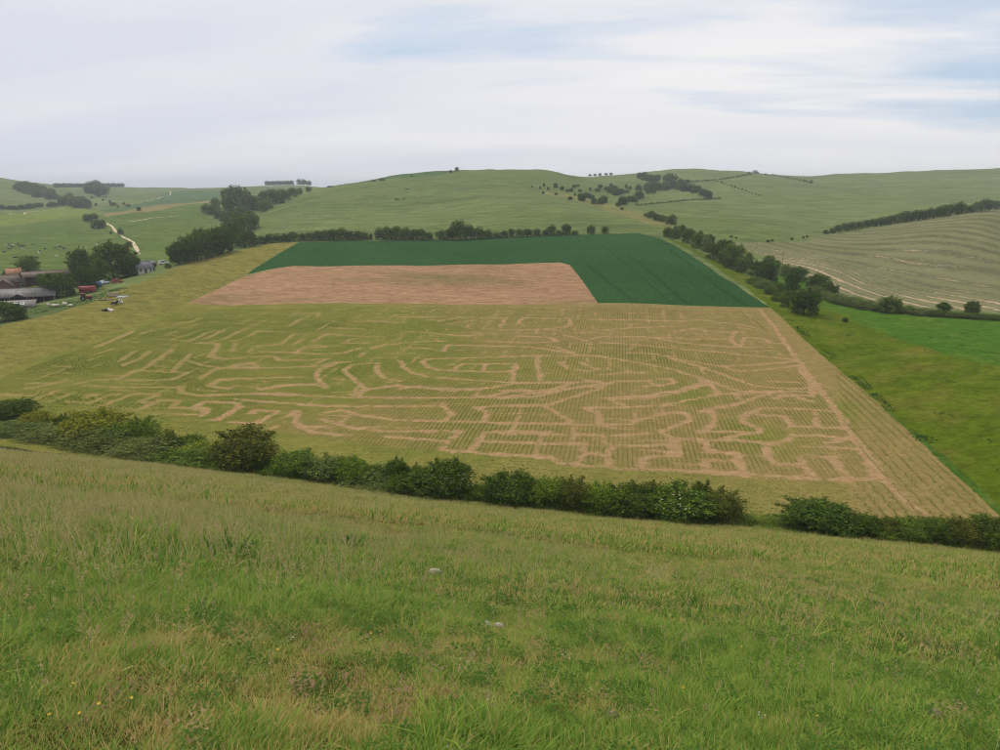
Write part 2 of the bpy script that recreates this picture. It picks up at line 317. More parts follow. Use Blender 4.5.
mz(200,300,5, [(0,215),(90,215),(90,240),(60,270),(45,285),(130,297),(240,288),(330,280),(380,285),(400,303),(520,300),(640,293),(560,325)],[(160,260),(180,215)],[(240,260),(290,230),(400,222),(470,170),(540,175)],
 [(460,225),(510,200)],[(480,270),(520,235),(640,235)],[(300,258),(450,262),(580,270)],[(0,325),(90,340),(200,340),(400,338),(600,330),(680,310),(740,310)],[(150,335),(180,320),(270,320),(280,335)],[(0,390),(50,360),(100,340)],
 [(50,430),(100,395),(300,390),(500,385)],[(40,432),(150,440)],[(300,450),(400,425),(560,420),(640,440),(590,400),(580,370),(610,340),(700,315)],[(0,480),(250,468),(400,465),(560,480),(1000,490)],
 [(720,350),(760,325),(890,312),(880,350),(920,390),(1000,405)],[(720,350),(770,400),(830,445),(900,440),(1000,425)],[(830,445),(790,480)],[(570,205),(630,170),(780,180),(930,185)],[(720,215),(770,190)],[(720,215),(840,215)],
 [(800,285),(820,265)],[(850,245),(930,220),(1000,218)],[(590,270),(720,265),(800,240)],[(780,108),(860,105),(1000,115)],[(450,130),(500,95)],[(640,140),(830,145)],[(20,195),(120,155)],[(130,190),(190,160)],[(250,180),(280,155),(420,160)],[(470,68),(600,65),(580,85)])
mz(400,300,5, [(0,160),(100,160),(260,175),(340,180),(430,165),(490,170)],[(0,215),(130,205),(240,205)],[(0,240),(130,240),(220,255),(240,225),(480,230),(650,235),(740,245),(840,265),(900,275),(1000,280)],
 [(110,310),(140,295),(280,290),(480,285),(700,278),(1000,280)],[(110,310),(140,335),(200,350),(400,358),(560,358)],[(260,350),(310,320),(420,318),(580,320),(570,360),(560,405)],[(410,358),(430,320)],
 [(0,300),(20,340),(60,365),(150,385),(300,395),(500,410),(720,415),(1000,410)],[(690,285),(690,340),(705,405)],[(0,445),(90,430),(160,440),(300,445),(430,440)],[(0,488),(300,490),(450,480),(560,455),(720,465),(850,440),(1000,420)],
 [(800,310),(840,345),(960,355),(1000,340)],[(900,310),(960,340)],[(440,205),(560,212),(700,215),(790,205),(740,185),(580,180)],[(740,225),(800,240),(870,270)],[(820,175),(870,185),(920,205),(1000,185)],[(870,165),(1000,160)],
 [(190,105),(300,88),(530,88),(500,135)],[(260,115),(370,100)],[(590,120),(610,90),(850,90),(850,130),(720,145)],[(0,85),(200,85)],[(940,100),(1000,95)],[(500,150),(800,150)])
mz(600,300,4, [(0,80),(150,80),(280,85),(400,80),(540,95),(620,110)],[(0,120),(200,108),(300,105)],[(300,125),(380,115),(470,128),(570,128)],[(0,148),(200,148),(350,155),(520,155)],[(210,150),(330,172),(480,185),(690,190)],
 [(540,130),(520,160),(560,185),(580,150),(660,155),(690,175),(740,175)],[(0,170),(160,180),(300,195),(500,210),(700,230),(780,240)],[(100,210),(220,215),(330,240),(480,265),(600,260),(780,245)],
 [(0,225),(150,250),(280,275),(400,310),(480,340),(560,365),(680,370)],[(280,235),(380,260),(500,300),(620,345),(780,355),(850,350)],[(480,265),(560,285),(700,275),(790,262),(820,300),(850,350),(850,385)],[(680,325),(800,330)],
 [(0,350),(60,325),(180,325),(290,315),(290,335),(180,345)],[(0,300),(100,290),(180,290)],[(0,395),(200,380),(320,360),(430,325)],[(430,385),(480,375),(640,370)],[(700,395),(740,375),(850,385)],[(640,40),(700,110),(760,200),(830,290),(900,380)])
mz(100,380,4, [(400,145),(430,125),(330,110),(280,110),(310,85)],[(370,108),(420,85),(540,90),(560,108),(480,160),(430,160)],[(520,170),(630,172),(710,125),(620,120),(600,135)],[(740,150),(780,125),(800,125),(780,165),(800,190),(860,210),(1000,220)],
 [(550,78),(700,90),(860,100),(1000,105)],[(400,60),(600,55),(760,60),(860,65)],[(640,35),(780,20),(900,20)])
mz(300,380,4, [(0,100),(150,105),(330,105),(520,105),(570,100),(610,140),(580,160)],[(80,135),(160,120),(250,140),(380,160),(560,165),(750,170),(1000,175)],[(80,155),(200,190),(360,205),(540,205),(640,205),(570,270)],[(130,190),(0,185)],
 [(330,225),(460,235),(600,245)],[(560,280),(680,285),(740,210),(860,205),(1000,210)],[(720,245),(1000,255)],[(570,280),(800,300),(1000,305)],[(690,105),(750,130),(740,165)],[(700,110),(850,100),(1000,100)],
 [(200,60),(280,35),(380,25),(480,28),(600,45),(740,35),(850,15),(1000,10)],[(180,70),(500,70),(800,70),(1000,45)])
mz(500,380,4, [(0,40),(200,40),(300,10)],[(0,75),(150,65),(300,30),(400,25)],[(0,105),(180,105),(280,70),(400,35),(420,10),(340,0)],[(180,105),(240,140),(280,165),(280,175)],
 [(0,175),(280,175),(400,180),(520,175),(600,145),(680,130),(740,130),(765,155),(720,180),(650,205),(500,220),(330,220),(0,215)],[(330,110),(390,130),(400,175)],[(330,110),(500,110),(650,100),(760,80),(870,60),(850,20),(800,0)],
 [(440,75),(600,70),(700,55),(800,25),(860,10)],[(440,75),(500,105)],[(600,10),(640,25),(700,10)],[(820,120),(920,100),(1000,80)],[(820,120),(860,140),(850,185),(790,210),(900,205),(1000,210)],[(640,210),(700,235),(850,240),(1000,245)],
 [(0,250),(220,255),(340,255),(330,310),(300,335)],[(180,305),(250,335),(430,350),(650,360),(840,370),(1000,385)],[(0,295),(180,310)],[(340,295),(430,300),(450,265),(560,262),(680,260),(700,300),(570,310),(570,345)],[(430,300),(440,345)],
 [(700,240),(715,300),(690,305)],[(820,245),(830,280),(960,300),(970,370)],[(810,320),(960,320)],[(820,320),(830,365)],[(960,150),(1000,125)])
mz(700,380,3.333, [(0,110),(30,95),(110,85),(180,60),(250,40)],[(30,95),(50,130),(20,165),(0,170)],[(150,120),(200,95),(330,95),(450,105)],[(150,120),(140,140),(200,160),(200,175),(120,185),(60,200)],[(200,115),(280,120),(310,155),(480,160),(490,130)],
 [(380,110),(390,150)],[(300,185),(390,185),(510,195),(420,210)],[(300,185),(290,205),(220,210),(120,200),(0,200)],[(220,210),(230,260),(250,280),(350,285),(360,310)],[(350,250),(440,260),(490,325),(450,335)],[(0,240),(120,240),(140,300)],
 [(0,305),(140,310),(250,320),(400,330),(480,335),(580,330),(560,270),(530,230),(440,225)],[(330,255),(380,330)],[(580,330),(640,345)],[(370,0),(420,60),(460,110),(500,170),(550,240),(600,310),(680,400),(740,450)],[(250,60),(300,50),(380,75)],[(170,35),(380,40)])
SEG = []
for ln in MZ:
    w = W(ln)
    for a, b in zip(w[:-1], w[1:]): SEG.append((a[0], a[1], b[0], b[1]))
SEG = np.array(SEG)
# raster of distance to the nearest path
RX0, RY0, RS = -260.0, 60.0, 0.5
RW, RH = int(400 / RS), int(230 / RS)
PD = np.full((RW, RH), 9.0)
for x0, y0, x1, y1 in SEG:
    i0 = int((min(x0, x1) - 4 - RX0) / RS); i1 = int((max(x0, x1) + 4 - RX0) / RS) + 1
    j0 = int((min(y0, y1) - 4 - RY0) / RS); j1 = int((max(y0, y1) + 4 - RY0) / RS) + 1
    i0, i1 = max(i0, 0), min(i1, RW); j0, j1 = max(j0, 0), min(j1, RH)
    if i1 <= i0 or j1 <= j0: continue
    X, Yq = np.meshgrid(RX0 + (np.arange(i0, i1) + .5) * RS, RY0 + (np.arange(j0, j1) + .5) * RS, indexing='ij')
    dx, dy = x1 - x0, y1 - y0; L2 = dx * dx + dy * dy + 1e-9
    t = np.clip(((X - x0) * dx + (Yq - y0) * dy) / L2, 0, 1)
    d = np.hypot(X - x0 - t * dx, Yq - y0 - t * dy)
    PD[i0:i1, j0:j1] = np.minimum(PD[i0:i1, j0:j1], d)
def path_dist(x, y):
    i = np.clip(((x - RX0) / RS).astype(int), 0, RW - 1); j = np.clip(((y - RY0) / RS).astype(int), 0, RH - 1)
    return PD[i, j]
def inside(poly, x, y):
    r = np.zeros(len(x), bool); n = len(poly); j = n - 1
    for i in range(n):
        xi, yi = poly[i]; xj, yj = poly[j]
        c = ((yi > y) != (yj > y)) & (x < (xj - xi) * (y - yi) / (yj - yi + 1e-12) + xi)
        r ^= c; j = i
    return r
PBY = {p[0]: p[2] for p in PARCELS}
HEAD_R = W([(758,309),(790,350),(820,390),(840,420),(860,452),(880,478),(905,500),(930,518)])   # maze edge beside the right headland
def weed_at(x, y):
    """how far green weeds have come back: lush at the left end, sparse on the right"""
    az = x / np.maximum(y, 10)
    w = .52 - .78 * (az + .15) + fbm(x * .03, y * .03, 3) * .8 - .25 * np.clip((y - 190) / 50, 0, 1)
    lush = np.array([W([(u, v)])[0] for u, v in ((95,365),(60,382),(30,388),(165,350),(230,322),(330,395),(230,335),(130,410),(330,315),(400,335),(760,435),(690,395))])
    rad = [22, 20, 18, 14, 20, 6, 22, 10, 22, 18, 7, 6]
    for (lx, ly), r in zip(lush, rad): w = w + .75 * np.exp(-((x - lx) ** 2 + (y - ly) ** 2 * .5) / r ** 2)
    return np.clip(w, 0, 1.4)

# ------------------------------------------------------------------ terrain sheet, cut along the parcel outlines
MAZE = W([(0,392),(0,378),(130,332),(190,308),(380,307),(600,307),(690,310),(745,311),(790,350),(820,390),(845,425),(872,466),(893,483),(760,480),(640,468),(440,452),(300,436),(230,424),(150,410),(60,404)])
# fainter trodden cross paths filling the rest of the maze
_ea, _eb = W([(1000,516)])[0], W([(770,308)])[0]; _rd = (_eb - _ea) / np.hypot(*(_eb - _ea)); _rn = np.array([_rd[1], -_rd[0]])
def cross_paths():
    r = np.random.default_rng(31); out = []; c = MAZE @ _rn; d = MAZE @ _rd
    for i, cc in enumerate(np.arange(c.min(), c.max(), 5.2)):
        for j, dd in enumerate(np.arange(d.min(), d.max(), 5.2)):
            p = cc * _rn + dd * _rd
            for q in (p + _rn * 5.2, p + _rd * 5.2):
                if r.random() > .46: continue
                ex = np.array([p[0], q[0], (p[0] + q[0]) / 2]); ey = np.array([p[1], q[1], (p[1] + q[1]) / 2])
                if inside(MAZE, ex, ey).all() and path_dist(ex, ey)[2] > 1.9: out.append((p[0], p[1], q[0], q[1]))
    return np.array(out)
PD2 = np.full((RW, RH), 9.0)
for x0, y0, x1, y1 in cross_paths():
    i0, i1 = max(int((min(x0, x1) - 2 - RX0) / RS), 0), min(int((max(x0, x1) + 2 - RX0) / RS) + 1, RW); j0, j1 = max(int((min(y0, y1) - 2 - RY0) / RS), 0), min(int((max(y0, y1) + 2 - RY0) / RS) + 1, RH)
    if i1 <= i0 or j1 <= j0: continue
    X, Yq = np.meshgrid(RX0 + (np.arange(i0, i1) + .5) * RS, RY0 + (np.arange(j0, j1) + .5) * RS, indexing='ij'); dx, dy = x1 - x0, y1 - y0
    t = np.clip(((X - x0) * dx + (Yq - y0) * dy) / (dx * dx + dy * dy + 1e-9), 0, 1); PD2[i0:i1, j0:j1] = np.minimum(PD2[i0:i1, j0:j1], np.hypot(X - x0 - t * dx, Yq - y0 - t * dy))
def cross_dist(x, y):
    i = np.clip(((x - RX0) / RS).astype(int), 0, RW - 1); j = np.clip(((y - RY0) / RS).astype(int), 0, RH - 1); return PD2[i, j]
def build_terrain():
    th = np.concatenate([np.arange(-.86, .861, .0058), np.linspace(.93, 2 * math.pi - .93, 42)])
    rr = [1.0]
    while rr[-1] < 8200: rr.append(rr[-1] * (1.034 if rr[-1] < 900 else 1.05))
    T, R = np.meshgrid(th, np.array(rr), indexing='ij')
    T = T + (rng.random(T.shape) - .5) * .0025
    pts = np.column_stack([(np.sin(T) * R).ravel(), (np.cos(T) * R).ravel()])
    pts = np.vstack([pts, [[0, 0]]])
    mzp = PBY['maize_field']; lo = mzp.min(0); hi = mzp.max(0)
    pts = pts[~inside(mzp, pts[:, 0], pts[:, 1])]
    g = .95; gx, gy = np.meshgrid(np.arange(lo[0], hi[0], g), np.arange(lo[1], hi[1], g), indexing='ij')
    gx = gx.ravel() + (rng.random(gx.size) - .5) * .5; gy = gy.ravel() + (rng.random(gy.size) - .5) * .5
    k = inside(mzp, gx, gy) & (gx > -.80 * gy - 8); pts = np.vstack([pts, np.column_stack([gx[k], gy[k]])])
    sp = PBY['strip_field']; lo = sp.min(0); hi = sp.max(0); g = 3.2
    gx, gy = np.meshgrid(np.arange(lo[0], hi[0], g), np.arange(lo[1], hi[1], g), indexing='ij')
    gx = gx.ravel() + (rng.random(gx.size) - .5) * 2; gy = gy.ravel() + (rng.random(gy.size) - .5) * 2
    k = inside(sp, gx, gy); pts = np.vstack([pts, np.column_stack([gx[k], gy[k]])])
    edges = []; P = [tuple(p) for p in pts]
    for name, mat, poly in PARCELS:
        ring = []
        for a, b in zip(poly, np.roll(poly, -1, 0)):
            dd = np.hypot(*(b - a)); step = max(1.5, .012 * np.hypot(*((a + b) / 2)))
            n = max(1, int(dd / step))
            for q in range(n):
                p = a + (b - a) * q / n
                if 0 < q < n:      # field edges are never ruler-straight
                    nrm = np.array([-(b - a)[1], (b - a)[0]]) / dd
                    amp = min(.35, .0016 * np.hypot(*p)) if name != 'chalk_track' else .1
                    p = p + nrm * amp * 2 * (vnoise(np.array([p[0] * .23]), np.array([p[1] * .23]))[0] - .5)
                ring.append(p)
        b0 = len(P); P += [tuple(p) for p in ring]
        edges += [(b0 + i, b0 + (i + 1) % len(ring)) for i in range(len(ring))]
    vco, _, faces, _, _, _ = delaunay_2d_cdt([Vector(p) for p in P], edges, [], 0, 1e-4)
    V = np.array([(v.x, v.y) for v in vco]); F = np.array([f for f in faces if len(f) == 3])
    cen = V[F].mean(1)
    cls = np.full(len(F), -1)
    for i, (name, mat, poly) in enumerate(PARCELS): cls[inside(poly, cen[:, 0], cen[:, 1])] = i
    base = cls == -1
    p = slope_plane(cen[:, 0], cen[:, 1]); v = valley(cen[:, 0], cen[:, 1])
    r = np.hypot(cen[:, 0], cen[:, 1])
    cls[base & (p > v - .6)] = -2
    near_strip = base & (p <= v - .6) & (r < 190)
    cls[near_strip] = -3
    Z = height(V[:, 0], V[:, 1])
    names = [(-2, 'grass_slope', 'grass_slope'), (-3, 'field_verge', 'verge'), (-1, 'hillside', 'down_grass')] + [(i, p[0], p[1]) for i, p in enumerate(PARCELS)]
    for ci, name, mat in names:
        fs = F[cls == ci]
        if len(fs) == 0: continue
        used, inv = np.unique(fs, return_inverse=True); inv = inv.reshape(-1, 3)
        me = bpy.data.meshes.new(name); me.vertices.add(len(used)); me.vertices.foreach_set('co', np.column_stack([V[used], Z[used]]).ravel())
        me.loops.add(inv.size); me.loops.foreach_set('vertex_index', inv.ravel()); me.polygons.add(len(inv))
        me.polygons.foreach_set('loop_start', np.arange(0, inv.size, 3)); me.polygons.foreach_set('loop_total', np.full(len(inv), 3))
        me.polygons.foreach_set('use_smooth', np.ones(len(inv), bool)); me.update(); me.validate()
        x, y = V[used][:, 0], V[used][:, 1]
        if name == 'maize_field':
            d = path_dist(x, y); a = me.attributes.new('path', 'FLOAT', 'POINT'); a.data.foreach_set('value', np.maximum(np.clip(1.36 - d / .66, 0, .95), np.clip(1.05 - cross_dist(x, y) / .6, 0, .6)).astype(np.float32))
            a = me.attributes.new('weed', 'FLOAT', 'POINT'); mg = ~inside(MAZE, x, y) & (y < 140) & (x < .5 * y); a.data.foreach_set('value', (weed_at(x, y) + .45 * mg).astype(np.float32))
        if name == 'strip_field':
            lv = [[(820,271),(856,287),(885,296),(910,303)],[(846,270),(890,288),(935,300)],[(880,279),(909,288),(990,302)],[(793,252),(870,269),(957,286),(1000,293)],[(863,254),(928,264),(1000,272)],
                  [(860,247),(1000,258)],[(870,240),(1000,247)],[(900,233),(1000,238)],[(930,226),(1000,229)],[(950,220),(1000,219)]]
            pc, pv = [], []
            for k2, ln in enumerate(lv):
                w = W(ln)
                for a0, b0 in zip(w[:-1], w[1:]):
                    for t in (0, .5, 1): pc.append(a0 + (b0 - a0) * t + rng.random(2) * .01); pv.append(k2)
            pc = np.array(pc) / 100; wt = tps_fit(pc, np.array(pv, float), .02)
            a = me.attributes.new('across', 'FLOAT', 'POINT'); a.data.foreach_set('value', tps_eval(wt, pc, np.column_stack([x, y]) / 100).astype(np.float32))
        me.materials.append(MATS[mat])
        o = bpy.data.objects.new(name, me); COL.objects.link(o); o['kind'] = 'structure'
build_terrain()


# ------------------------------------------------------------------ object helpers
def link(name, me, parent=None, mat=None):
    o = bpy.data.objects.new(name, me); COL.objects.link(o)
    if parent is not None: o.parent = parent
    if mat is not None and me is not None and len(me.materials) == 0: me.materials.append(MATS[mat])
    return o
def tag(o, label, cat, group=None):
    o['label'] = label; o['category'] = cat
    if group: o['group'] = group
    return o
def thing(name, label, cat, loc, rz=0.0, group=None):
    o = bpy.data.objects.new(name, None); COL.objects.link(o); o.empty_display_size = .3
    o.location = loc; o.rotation_euler = (0, 0, rz); return tag(o, label, cat, group)
def mesh_np(name, V, F, mats=None, mi=None, smooth=False):
    """V (n,3), F (m,k) same-size polygons"""
    me = bpy.data.meshes.new(name); V = np.asarray(V, float); F = np.asarray(F, int); k = F.shape[1]
    me.vertices.add(len(V)); me.vertices.foreach_set('co', V.ravel())
    me.loops.add(F.size); me.loops.foreach_set('vertex_index', F.ravel()); me.polygons.add(len(F))
    me.polygons.foreach_set('loop_start', np.arange(0, F.size, k)); me.polygons.foreach_set('loop_total', np.full(len(F), k))
    if smooth: me.polygons.foreach_set('use_smooth', np.ones(len(F), bool))
    for m_ in (mats or []): me.materials.append(MATS[m_])
    if mi is not None: me.polygons.foreach_set('material_index', mi)
    me.update(); return me
ORD = 'first second third fourth fifth sixth seventh eighth ninth tenth eleventh twelfth thirteenth fourteenth fifteenth sixteenth seventeenth eighteenth nineteenth twentieth'.split()
def ordw(i):
    if i < 20: return ORD[i]
    t = {2: 'twenty', 3: 'thirty', 4: 'forty', 5: 'fifty'}
    return (t[(i + 1) // 10] + ('-' + ORD[(i + 1) % 10 - 1] if (i + 1) % 10 else '')) if (i + 1) % 10 else {30: 'thirtieth', 40: 'fortieth', 50: 'fiftieth'}.get(i + 1, 'last')

# ------------------------------------------------------------------ trees and shrubs
m, n, l, bsdf = nt('leaf')
oi = n.new('ShaderNodeObjectInfo'); geo = n.new('ShaderNodeNewGeometry')
f = noise(n, l, .9, 3, .6)
fr = geo.outputs['Random Per Island']
v1 = mix(n, l, ramp(n, l, f, .3, .7), C(.66, .72, .66), C(1.35, 1.28, 1.05)); v2 = mix(n, l, mmath(n, l, 'POWER', fr, 1.6), C(.55, .62, .55), C(2.1, 1.95, 1.4))
col = mix(n, l, 1.0, oi.outputs['Color'], v1, 'MULTIPLY'); col = mix(n, l, 1.0, col, v2, 'MULTIPLY')
l.new(col, bsdf.inputs['Base Color']); bsdf.inputs['Roughness'].default_value = .8; bsdf.inputs['Specular IOR Level'].default_value = .04
tr = n.new('ShaderNodeBsdfTranslucent'); l.new(mix(n, l, 1.0, col, C(1.2, 1.3, .6), 'MULTIPLY'), tr.inputs[0])
ms = n.new('ShaderNodeMixShader'); ms.inputs[0].default_value = .25; out = [q for q in n if q.type == 'OUTPUT_MATERIAL'][0]
l.new(bsdf.outputs[0], ms.inputs[1]); l.new(tr.outputs[0], ms.inputs[2]); l.new(ms.outputs[0], out.inputs[0])
plain('bark', S(84,72,58), .95, .3, 8)
plain('blossom', S(180,184,150), .8, .1)

def crown_mesh(name, seed, nleaf, leaf, nlobe, z0=.0, zc=.48, rz=.5, lob=(.16, .3), flat=1.0, spiky=0.0):
    r = np.random.default_rng(seed)
    d = r.normal(size=(nlobe, 3)); d[:, 2] = np.abs(d[:, 2]) * 1.0 - .45 * r.random(nlobe); d /= np.linalg.norm(d, axis=1)[:, None]
    rad = r.uniform(lob[0], lob[1], nlobe)
    k = r.uniform(.55, 1.0, nlobe)[:, None]
    ctr = np.column_stack([d[:, 0] * (.5 - rad * .8), d[:, 1] * (.5 - rad * .8), zc + d[:, 2] * (rz - rad * .85)]) * 1.0
    ctr[:, :2] *= k ** .5
    nb_ = 14; an = np.arange(nb_) * 6.283 / nb_ + r.random(nb_); rb = r.uniform(.1, .19, nb_)          # skirt of low lobes
    ctr = np.vstack([ctr, [[0, 0, zc]], np.column_stack([np.cos(an) * (.46 - rb), np.sin(an) * (.46 - rb), z0 + rb * 1.1 + r.random(nb_) * .12])]); rad = np.concatenate([rad, [.3], rb])
    w = rad ** 2; w /= w.sum()
    li = r.choice(len(rad), nleaf, p=w)
    dr = r.normal(size=(nleaf, 3)); dr /= np.linalg.norm(dr, axis=1)[:, None]
    jag = 1 + spiky * (r.random(nleaf) ** 4)
    pos = ctr[li] + dr * (rad[li] * (r.uniform(.45, 1.0, nleaf) ** .35) * jag)[:, None] * np.array([1, 1, flat])
    if spiky > .3:                         # loose sprays breaking the outline
        ns = 16; sdv = r.normal(size=(ns, 3)); sdv[:, 2] = np.abs(sdv[:, 2]) + .15; sdv /= np.linalg.norm(sdv, axis=1)[:, None]; q = r.random(nleaf) < .11; si = r.integers(0, ns, nleaf)
        tt_ = r.uniform(.75, 1.17, nleaf)[:, None]; sp2 = sdv[si] * np.array([.5, .5, rz]) * tt_ + np.array([0, 0, zc]) + r.normal(size=(nleaf, 3)) * .022; pos[q] = sp2[q]
    pos[:, 2] = np.where(pos[:, 2] < z0 + .01, z0 + r.random(nleaf) * .14, pos[:, 2])
    nr = dr * .9 + r.normal(size=(nleaf, 3)) * .55 + np.array([0, 0, .25]); nr /= np.linalg.norm(nr, axis=1)[:, None]
    t1 = np.cross(nr, r.normal(size=(nleaf, 3))); t1 /= np.linalg.norm(t1, axis=1)[:, None]; t2 = np.cross(nr, t1)
    s = leaf * r.uniform(.6, 1.35, nleaf)[:, None]
    V = np.stack([pos - t1 * s, pos + t2 * s * .62, pos + t1 * s * 1.1, pos - t2 * s * .62], 1).reshape(-1, 3)
    return mesh_np(name, V, np.arange(4 * nleaf).reshape(-1, 4), ['leaf'])
def tubes(paths, sides=6):
    """paths: list of [(x,y,z,r), ...] -> V,F"""
    V, F = [], []
    for p in paths:
        p = [np.array(q, float) for q in p]; b0 = len(V)
        for i, q in enumerate(p):
            dirv = (p[min(i + 1, len(p) - 1)] - p[max(i - 1, 0)])[:3]; dirv = dirv / (np.linalg.norm(dirv) + 1e-9)
            a = np.cross(dirv, [0.31, .95, .1]); a /= np.linalg.norm(a) + 1e-9; b = np.cross(dirv, a)
            for k in range(sides):
                an = 2 * math.pi * k / sides; V.append(q[:3] + (a * math.cos(an) + b * math.sin(an)) * q[3])
        for i in range(len(p) - 1):
            for k in range(sides):
                F.append((b0 + i * sides + k, b0 + i * sides + (k + 1) % sides, b0 + (i + 1) * sides + (k + 1) % sides, b0 + (i + 1) * sides + k))
        for k in range(1, sides - 1, 2):
            F.append((b0, b0 + k + 1, b0 + k, b0)) if False else None
    return V, F
def trunk_mesh(name, seed, h=.5, r0=.035, nl=6, multi=False):
    r = random.Random(seed); P = []
    if multi:
        for k in range(5):
            a = r.uniform(0, 6.28); P.append([(.03 * math.cos(a), .03 * math.sin(a), -.06, r0), (.1 * math.cos(a), .1 * math.sin(a), h * .5, r0 * .7), (.26 * math.cos(a), .26 * math.sin(a), h, r0 * .3)])
    else:
        P.append([(0, 0, -.06, r0 * 1.4), (0, 0, .06, r0), (.01, .01, h * .6, r0 * .75), (.0, .02, h * 1.35, r0 * .3)])
        for k in range(nl):
            a = 6.28 * k / nl + r.uniform(-.4, .4); z = h * r.uniform(.45, .9); q = r.uniform(.2, .32)
            P.append([(0, 0, z, r0 * .55), (q * .5 * math.cos(a), q * .5 * math.sin(a), z + .12, r0 * .35), (q * math.cos(a), q * math.sin(a), z + .28, r0 * .12)])
    V, F = tubes(P, 6); return mesh_np(name, V, F, ['bark'], smooth=True)
CR = {'bush': [(crown_mesh('crown_bush', 10 + k, 9500, .020, 30, 0, .47, .53, (.08, .25), 1, .5), trunk_mesh('trunk_bush', k, .5, .02, 5, True)) for k in range(5)],
      'mound': [(crown_mesh('crown_mound', 30 + k, 8500, .017, 40, 0, .38, .6, (.06, .18), 1.3, .6), trunk_mesh('trunk_mound', k, .4, .008, 5, True)) for k in range(3)],
      'tree': [(crown_mesh('crown_tree', 50 + k, 6500, .025, 26, .0, .53, .48, (.1, .25), 1, .35), trunk_mesh('trunk_tree', k, .42, .03)) for k in range(4)],
      'far': [(crown_mesh('crown_far', 70 + k, 1300, .045, 14, .0, .5, .5, (.16, .3), 1, .15), trunk_mesh('trunk_far', k, .4, .03, 4)) for k in range(4)],
      'farmound': [(crown_mesh('crown_farmound', 80 + k, 1500, .032, 18, .0, .4, .6, (.1, .24), 1.2, .2), trunk_mesh('trunk_farmound', k, .3, .015, 4, True)) for k in range(3)]}
def blossom_mesh(seed):
    r = np.random.default_rng(seed); nb = 55
    d = r.normal(size=(nb, 3)); d[:, 2] = np.abs(d[:, 2]); d[:, 1] = -np.abs(d[:, 1]); d /= np.linalg.norm(d, axis=1)[:, None]
    pos = np.column_stack([d[:, 0] * .44, d[:, 1] * .44, .5 + d[:, 2] * .4]); s = r.uniform(.006, .014, nb)[:, None]
    t1 = np.cross(d, r.normal(size=(nb, 3))); t1 /= np.linalg.norm(t1, axis=1)[:, None]; t2 = np.cross(d, t1)
    V = np.stack([pos - t1 * s, pos - t2 * s, pos + t1 * s, pos + t2 * s], 1).reshape(-1, 3)
    return mesh_np('blossom', V, np.arange(4 * nb).reshape(-1, 4), ['blossom'])
BLOS = blossom_mesh(3)
TINT = {'dark': (.068, .106, .018), 'mid': (.086, .132, .022), 'bright': (.110, .165, .026), 'yellow': (.185, .200, .030), 'grey': (.125, .160, .058), 'brown': (.100, .118, .028), 'olive': (.095, .115, .026), 'deep': (.054, .090, .016)}
trnd = random.Random(5)
def mpp(p): return (p[1] * CP + (EYE - p[2]) * SP) / 750
def plant(name, p, w, h, kind, tint, label, cat='shrub', group=None, blossom=False, parts=('trunk', 'crown')):
    e = thing(name, label, cat, (p[0], p[1], p[2] - .05), trnd.uniform(0, 6.28), group)
    e.scale = (w, w * trnd.uniform(.85, 1.1), h)
    cm, tm = trnd.choice(CR[kind])
    t = link(parts[0], tm, e); c = link(parts[1], cm, e)
    b = TINT[tint]; j = trnd.uniform(.85, 1.15); c.color = (b[0] * j * trnd.uniform(.92, 1.08), b[1] * j, b[2] * j, 1)
    if blossom:
        link('blossom', BLOS, e); e.rotation_euler = (0, 0, trnd.uniform(-.5, .5))
    return e
_YH = np.linspace(30, 150, 600)
def foot(u, v):
    """where the sight line (or the azimuth, if the brow hides it) meets the foot of the slope"""
    a, t = slope(u, v); x = a * _YH; d = slope_plane(x, _YH) - valley(x, _YH)
    yc = _YH[np.argmax(d < 0.3)]
    p = at(u, v)
    if p[1] < yc: p = Vector((a * yc, yc, zat(a * yc, yc)))
    return p
def hedge(u, v, w, h, kind, tint, label, blossom=False, extra=0):
    p = foot(u, v)
    if extra: q = p[1] + extra; p = Vector((p[0] / p[1] * q, q, zat(p[0] / p[1] * q, q)))
    a, tt = slope(u, v - h); top = EYE + tt * p[1]; k = mpp(p)
    hh = max(top - p[2], h * k * .7)
    tree = kind == 'tree'
    plant('hedge_tree' if tree else ('bramble_thicket' if kind == 'mound' else 'shrub'), p, w * k * 1.22, hh * (.72 if kind == 'mound' else .98), kind, tint, label, 'tree' if tree else ('bramble' if kind == 'mound' else 'shrub'), 'growth along the foot of the slope', blossom)
H = 'in the hedge below the grass slope'
